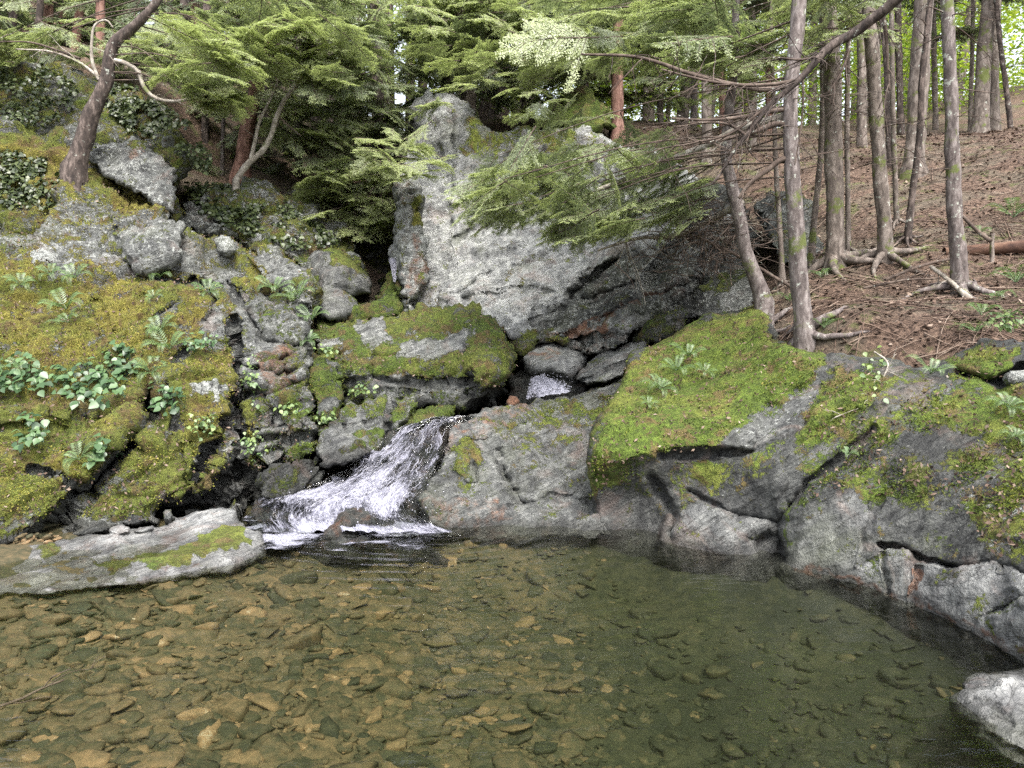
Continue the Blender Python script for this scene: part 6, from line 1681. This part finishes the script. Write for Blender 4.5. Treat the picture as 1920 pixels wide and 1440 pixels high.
# ------------------------------------------------------------------ litter, sticks, logs
m = MB()
N = 26000
xx = rng.uniform(1.3, 9, N)
yy = 5.6 + 9 * rng.random(N) ** 1.6
zz = TZ(xx, yy)
ok = (xx / yy < .78) & (xx > 1.4 + (yy < 7) * .6)
for x, y, z in zip(xx[ok], yy[ok], zz[ok]):
    a = R.uniform(0, 6.28)
    d = np.array([math.cos(a), math.sin(a), R.gauss(0, .25)])
    s = np.array([-math.sin(a), math.cos(a), R.gauss(0, .35)])
    if R.random() < .6:
        l, w = R.uniform(.04, .14), R.uniform(.002, .005)
    else:
        l, w = R.uniform(.03, .07), R.uniform(.010, .022)
    p = np.array([x, y, z + .012 + R.random() * .02])
    m.add([p - d * l * .5, p + s * w, p + d * l * .5 + np.array([0, 0, .01]), p - s * w], [(0, 1, 2, 3)], R.random())
for _ in range(900):
    y = 5.8 + 8 * R.random() ** 1.5
    x = R.uniform(1.8, .74 * y)
    a = R.gauss(0, .7)
    L = R.uniform(.2, .9)
    t = np.linspace(0, 1, 6)
    c = R.uniform(-.15, .15)
    X = x + (t - .5) * L * math.cos(a) - c * L * t * (1 - t) * math.sin(a)
    Yv = y + (t - .5) * L * math.sin(a) + c * L * t * (1 - t)
    Z = TZ(X, Yv) + .015 + .02 * R.random()
    v, q = tube(np.stack([X, Yv, Z], -1), np.linspace(.006, .0025, 6) * R.uniform(.5, 1.3), 4)
    m.add(v, q, R.uniform(.3, .95))
tag(m.build('leaf_litter', [M['litter']]), 'brown leaf and needle litter with twigs over the slope', 'litter', kind='stuff')
m = MB()
for _ in range(500):
    x, y = R.gauss(50, 45), R.gauss(1022, 9)
    Y = 5.62 + R.uniform(-.1, .15)
    p = P(x, y, Y)
    r = R.uniform(.012, .045)
    m.add(rotz(stone_shape(r, .4, R.randrange(900)), R.uniform(0, 6), R.uniform(0, .5)) + p, csq, min(1, max(0, R.gauss(.6, .2))))
tag(m.build('shore_gravel', [M['stone']]), 'reddish pebbles and leaf bits between outcrop and shore slab', 'gravel', kind='stuff')


def stick(name, pts, Y, w, mat, label, cat, twigs=0, group=None, tl=(.15, .5)):
    m = MB()
    px_branch(m, pts, Y, w, twigs=twigs, sides=9, rough=.2, tl=tl)
    tag(m.build(name, [M[mat]]), label, cat, group)


stick('fallen_log', [(1770, 474, 8.15), (1850, 468, 8.1), (1920, 462, 8.0), (2010, 456, 7.9)], 8, (20, 24), 'log', 'rotten red brown fallen log lying behind the blotched tree', 'log', 6)
stick('dead_stick', [(1745, 500, 7.55), (1775, 522, 7.35), (1800, 545, 7.1), (1832, 572, 6.9)], 7.2, (7, 11), 'twig_pale', 'pale lichen covered dead limb propped against the blotched tree', 'dead limb', 8)
stick('dead_stick', [(1660, 525, 7.8), (1700, 508, 7.8), (1760, 490, 7.9), (1790, 484, 7.9)], 7.8, (6, 5), 'twig', 'bare brown stick lying left of the blotched tree', 'dead limb', 8)
stick('dead_stick', [(1800, 400, 8.0), (1835, 435, 7.9), (1858, 452, 7.8)], 7.9, (6, 8), 'twig', 'thin stick leaning from the blotched tree to the broken stub', 'dead limb', 3)
stick('dead_stick', [(1590, 640, 6.55), (1660, 612, 6.6), (1740, 596, 6.7), (1770, 592, 6.7)], 6.6, (5, 3), 'twig', 'long thin twig lying across the bare litter patch', 'dead limb', 10)
stick('dead_stick', [(1620, 540, 7.5), (1700, 525, 7.4), (1760, 522, 7.4)], 7.4, (5, 3), 'twig', 'curved twig lying below the straight brown trunk', 'dead limb', 6)
stick('root_tangle', [(1640, 660, 6.05), (1662, 676, 5.9), (1650, 720, 5.65), (1632, 760, 5.5), (1622, 785, 5.42)], 5.7, (4, 2), 'twig_pale', 'hanging pale rootlets below the bank rim', 'roots', 12, tl=(.15, .4))
stick('dead_stick', [(1775, 705, 5.55), (1795, 735, 5.4), (1815, 775, 5.3)], 5.4, (4, 3), 'twig_pale', 'short pale stick hanging from the fern on the bank rim', 'dead limb', 3)
stick('dead_limb', [(1120, 356, 7.9), (1180, 332, 7.8), (1240, 305, 7.6), (1290, 286, 7.5), (1330, 270, 7.3), (1380, 245, 7.0), (1480, 215, 6.65)], 7.6, (7, 14), 'twig_pale', 'pale straight dead limb slanting across the hanging evergreen boughs', 'dead limb', 16)
stick('dead_limb', [(1120, 470, 8.2), (1190, 448, 8.2), (1270, 440, 8.1), (1320, 420, 8.0), (1360, 398, 7.8), (1392, 380, 7.6)], 8.0, (4, 13), 'twig_pale', 'pale curved fallen limb reaching left over the cliff underside', 'dead limb', 26, tl=(.2, .8))
stick('dead_limb', [(1300, 440, 8.0), (1360, 468, 7.9), (1420, 500, 7.7), (1470, 530, 7.5), (1500, 545, 7.4)], 7.8, (6, 6), 'twig', 'reddish fallen limb running right under the leaning trunk', 'dead limb', 12)
stick('sunken_branch', [(-20, 1330, 3.3), (40, 1310, 3.36), (80, 1290, 3.42), (120, 1275, 3.46)], 3.4, (6, 4), 'twig', 'forked stick lying in the shallows at the picture edge', 'stick', 3)
m = MB()
for _ in range(230):
    p = P(R.gauss(1335, 55), R.gauss(440, 36), R.uniform(7.7, 8.4))
    d = norm(np.array([R.gauss(0, 1), R.gauss(0, .5), R.gauss(.1, .6)]))
    L = R.uniform(.2, .7)
    pts = [p]
    for s in range(5):
        d = norm(d + np.array([R.gauss(0, .22), R.gauss(0, .22), R.gauss(-.03, .22)]))
        pts.append(pts[-1] + d * L / 5)
    v, q = tube(smooth_path(np.array(pts), 9), np.linspace(.006, .0015, 9), 4)
    m.add(v, q)
tag(m.build('twig_thicket', [M['twig']]), 'tangled brown dead twigs between the cliff and the leaning trunk', 'brushwood', kind='stuff')

# ------------------------------------------------------------------ camera, light
cam = bpy.data.cameras.new('camera')
cam.sensor_width = 36
cam.lens = 36 * F / 1920
cam.clip_start = .05
cam.clip_end = 400
co = bpy.data.objects.new('camera', cam)
COL.objects.link(co)
co.location = (0, 0, CAMZ)
co.rotation_euler = (math.pi / 2 - PITCH, 0, 0)
scene.camera = co

EL, AZ = math.radians(58), math.radians(20)
world = bpy.data.worlds.new('World')
scene.world = world
world.use_nodes = True
wn = world.node_tree
bg = wn.nodes['Background']
sky = wn.nodes.new('ShaderNodeTexSky')
sky.sky_type = 'NISHITA'
sky.sun_disc = False
sky.sun_elevation = EL
sky.sun_rotation = math.pi - AZ
sky.air_density = 1.0
sky.dust_density = 4.0
sky.ozone_density = 1.0
hs = wn.nodes.new('ShaderNodeHueSaturation')
hs.inputs['Saturation'].default_value = .35
wn.links.new(sky.outputs[0], hs.inputs['Color'])
wn.links.new(hs.outputs[0], bg.inputs['Color'])
bg.inputs['Strength'].default_value = .15
sl = bpy.data.lights.new('sun', 'SUN')
sl.energy = 1.2
sl.angle = math.radians(25)
sl.color = (1, .96, .9)
so = bpy.data.objects.new('sun', sl)
COL.objects.link(so)
sd = np.array([math.sin(AZ) * math.cos(EL), -math.cos(AZ) * math.cos(EL), math.sin(EL)])
from mathutils import Vector
so.rotation_euler = Vector(sd).to_track_quat('Z', 'Y').to_euler()
so.location = (2, -4, 9)

vs = scene.view_settings
vs.view_transform = 'Standard'
vs.look = 'None'
vs.exposure = 2.0
vs.gamma = 1
cy = scene.cycles
cy.max_bounces = 7
cy.diffuse_bounces = 3
cy.glossy_bounces = 3
cy.transmission_bounces = 4
cy.transparent_max_bounces = 12
cy.caustics_reflective = False
cy.caustics_refractive = False
cy.use_denoising = False
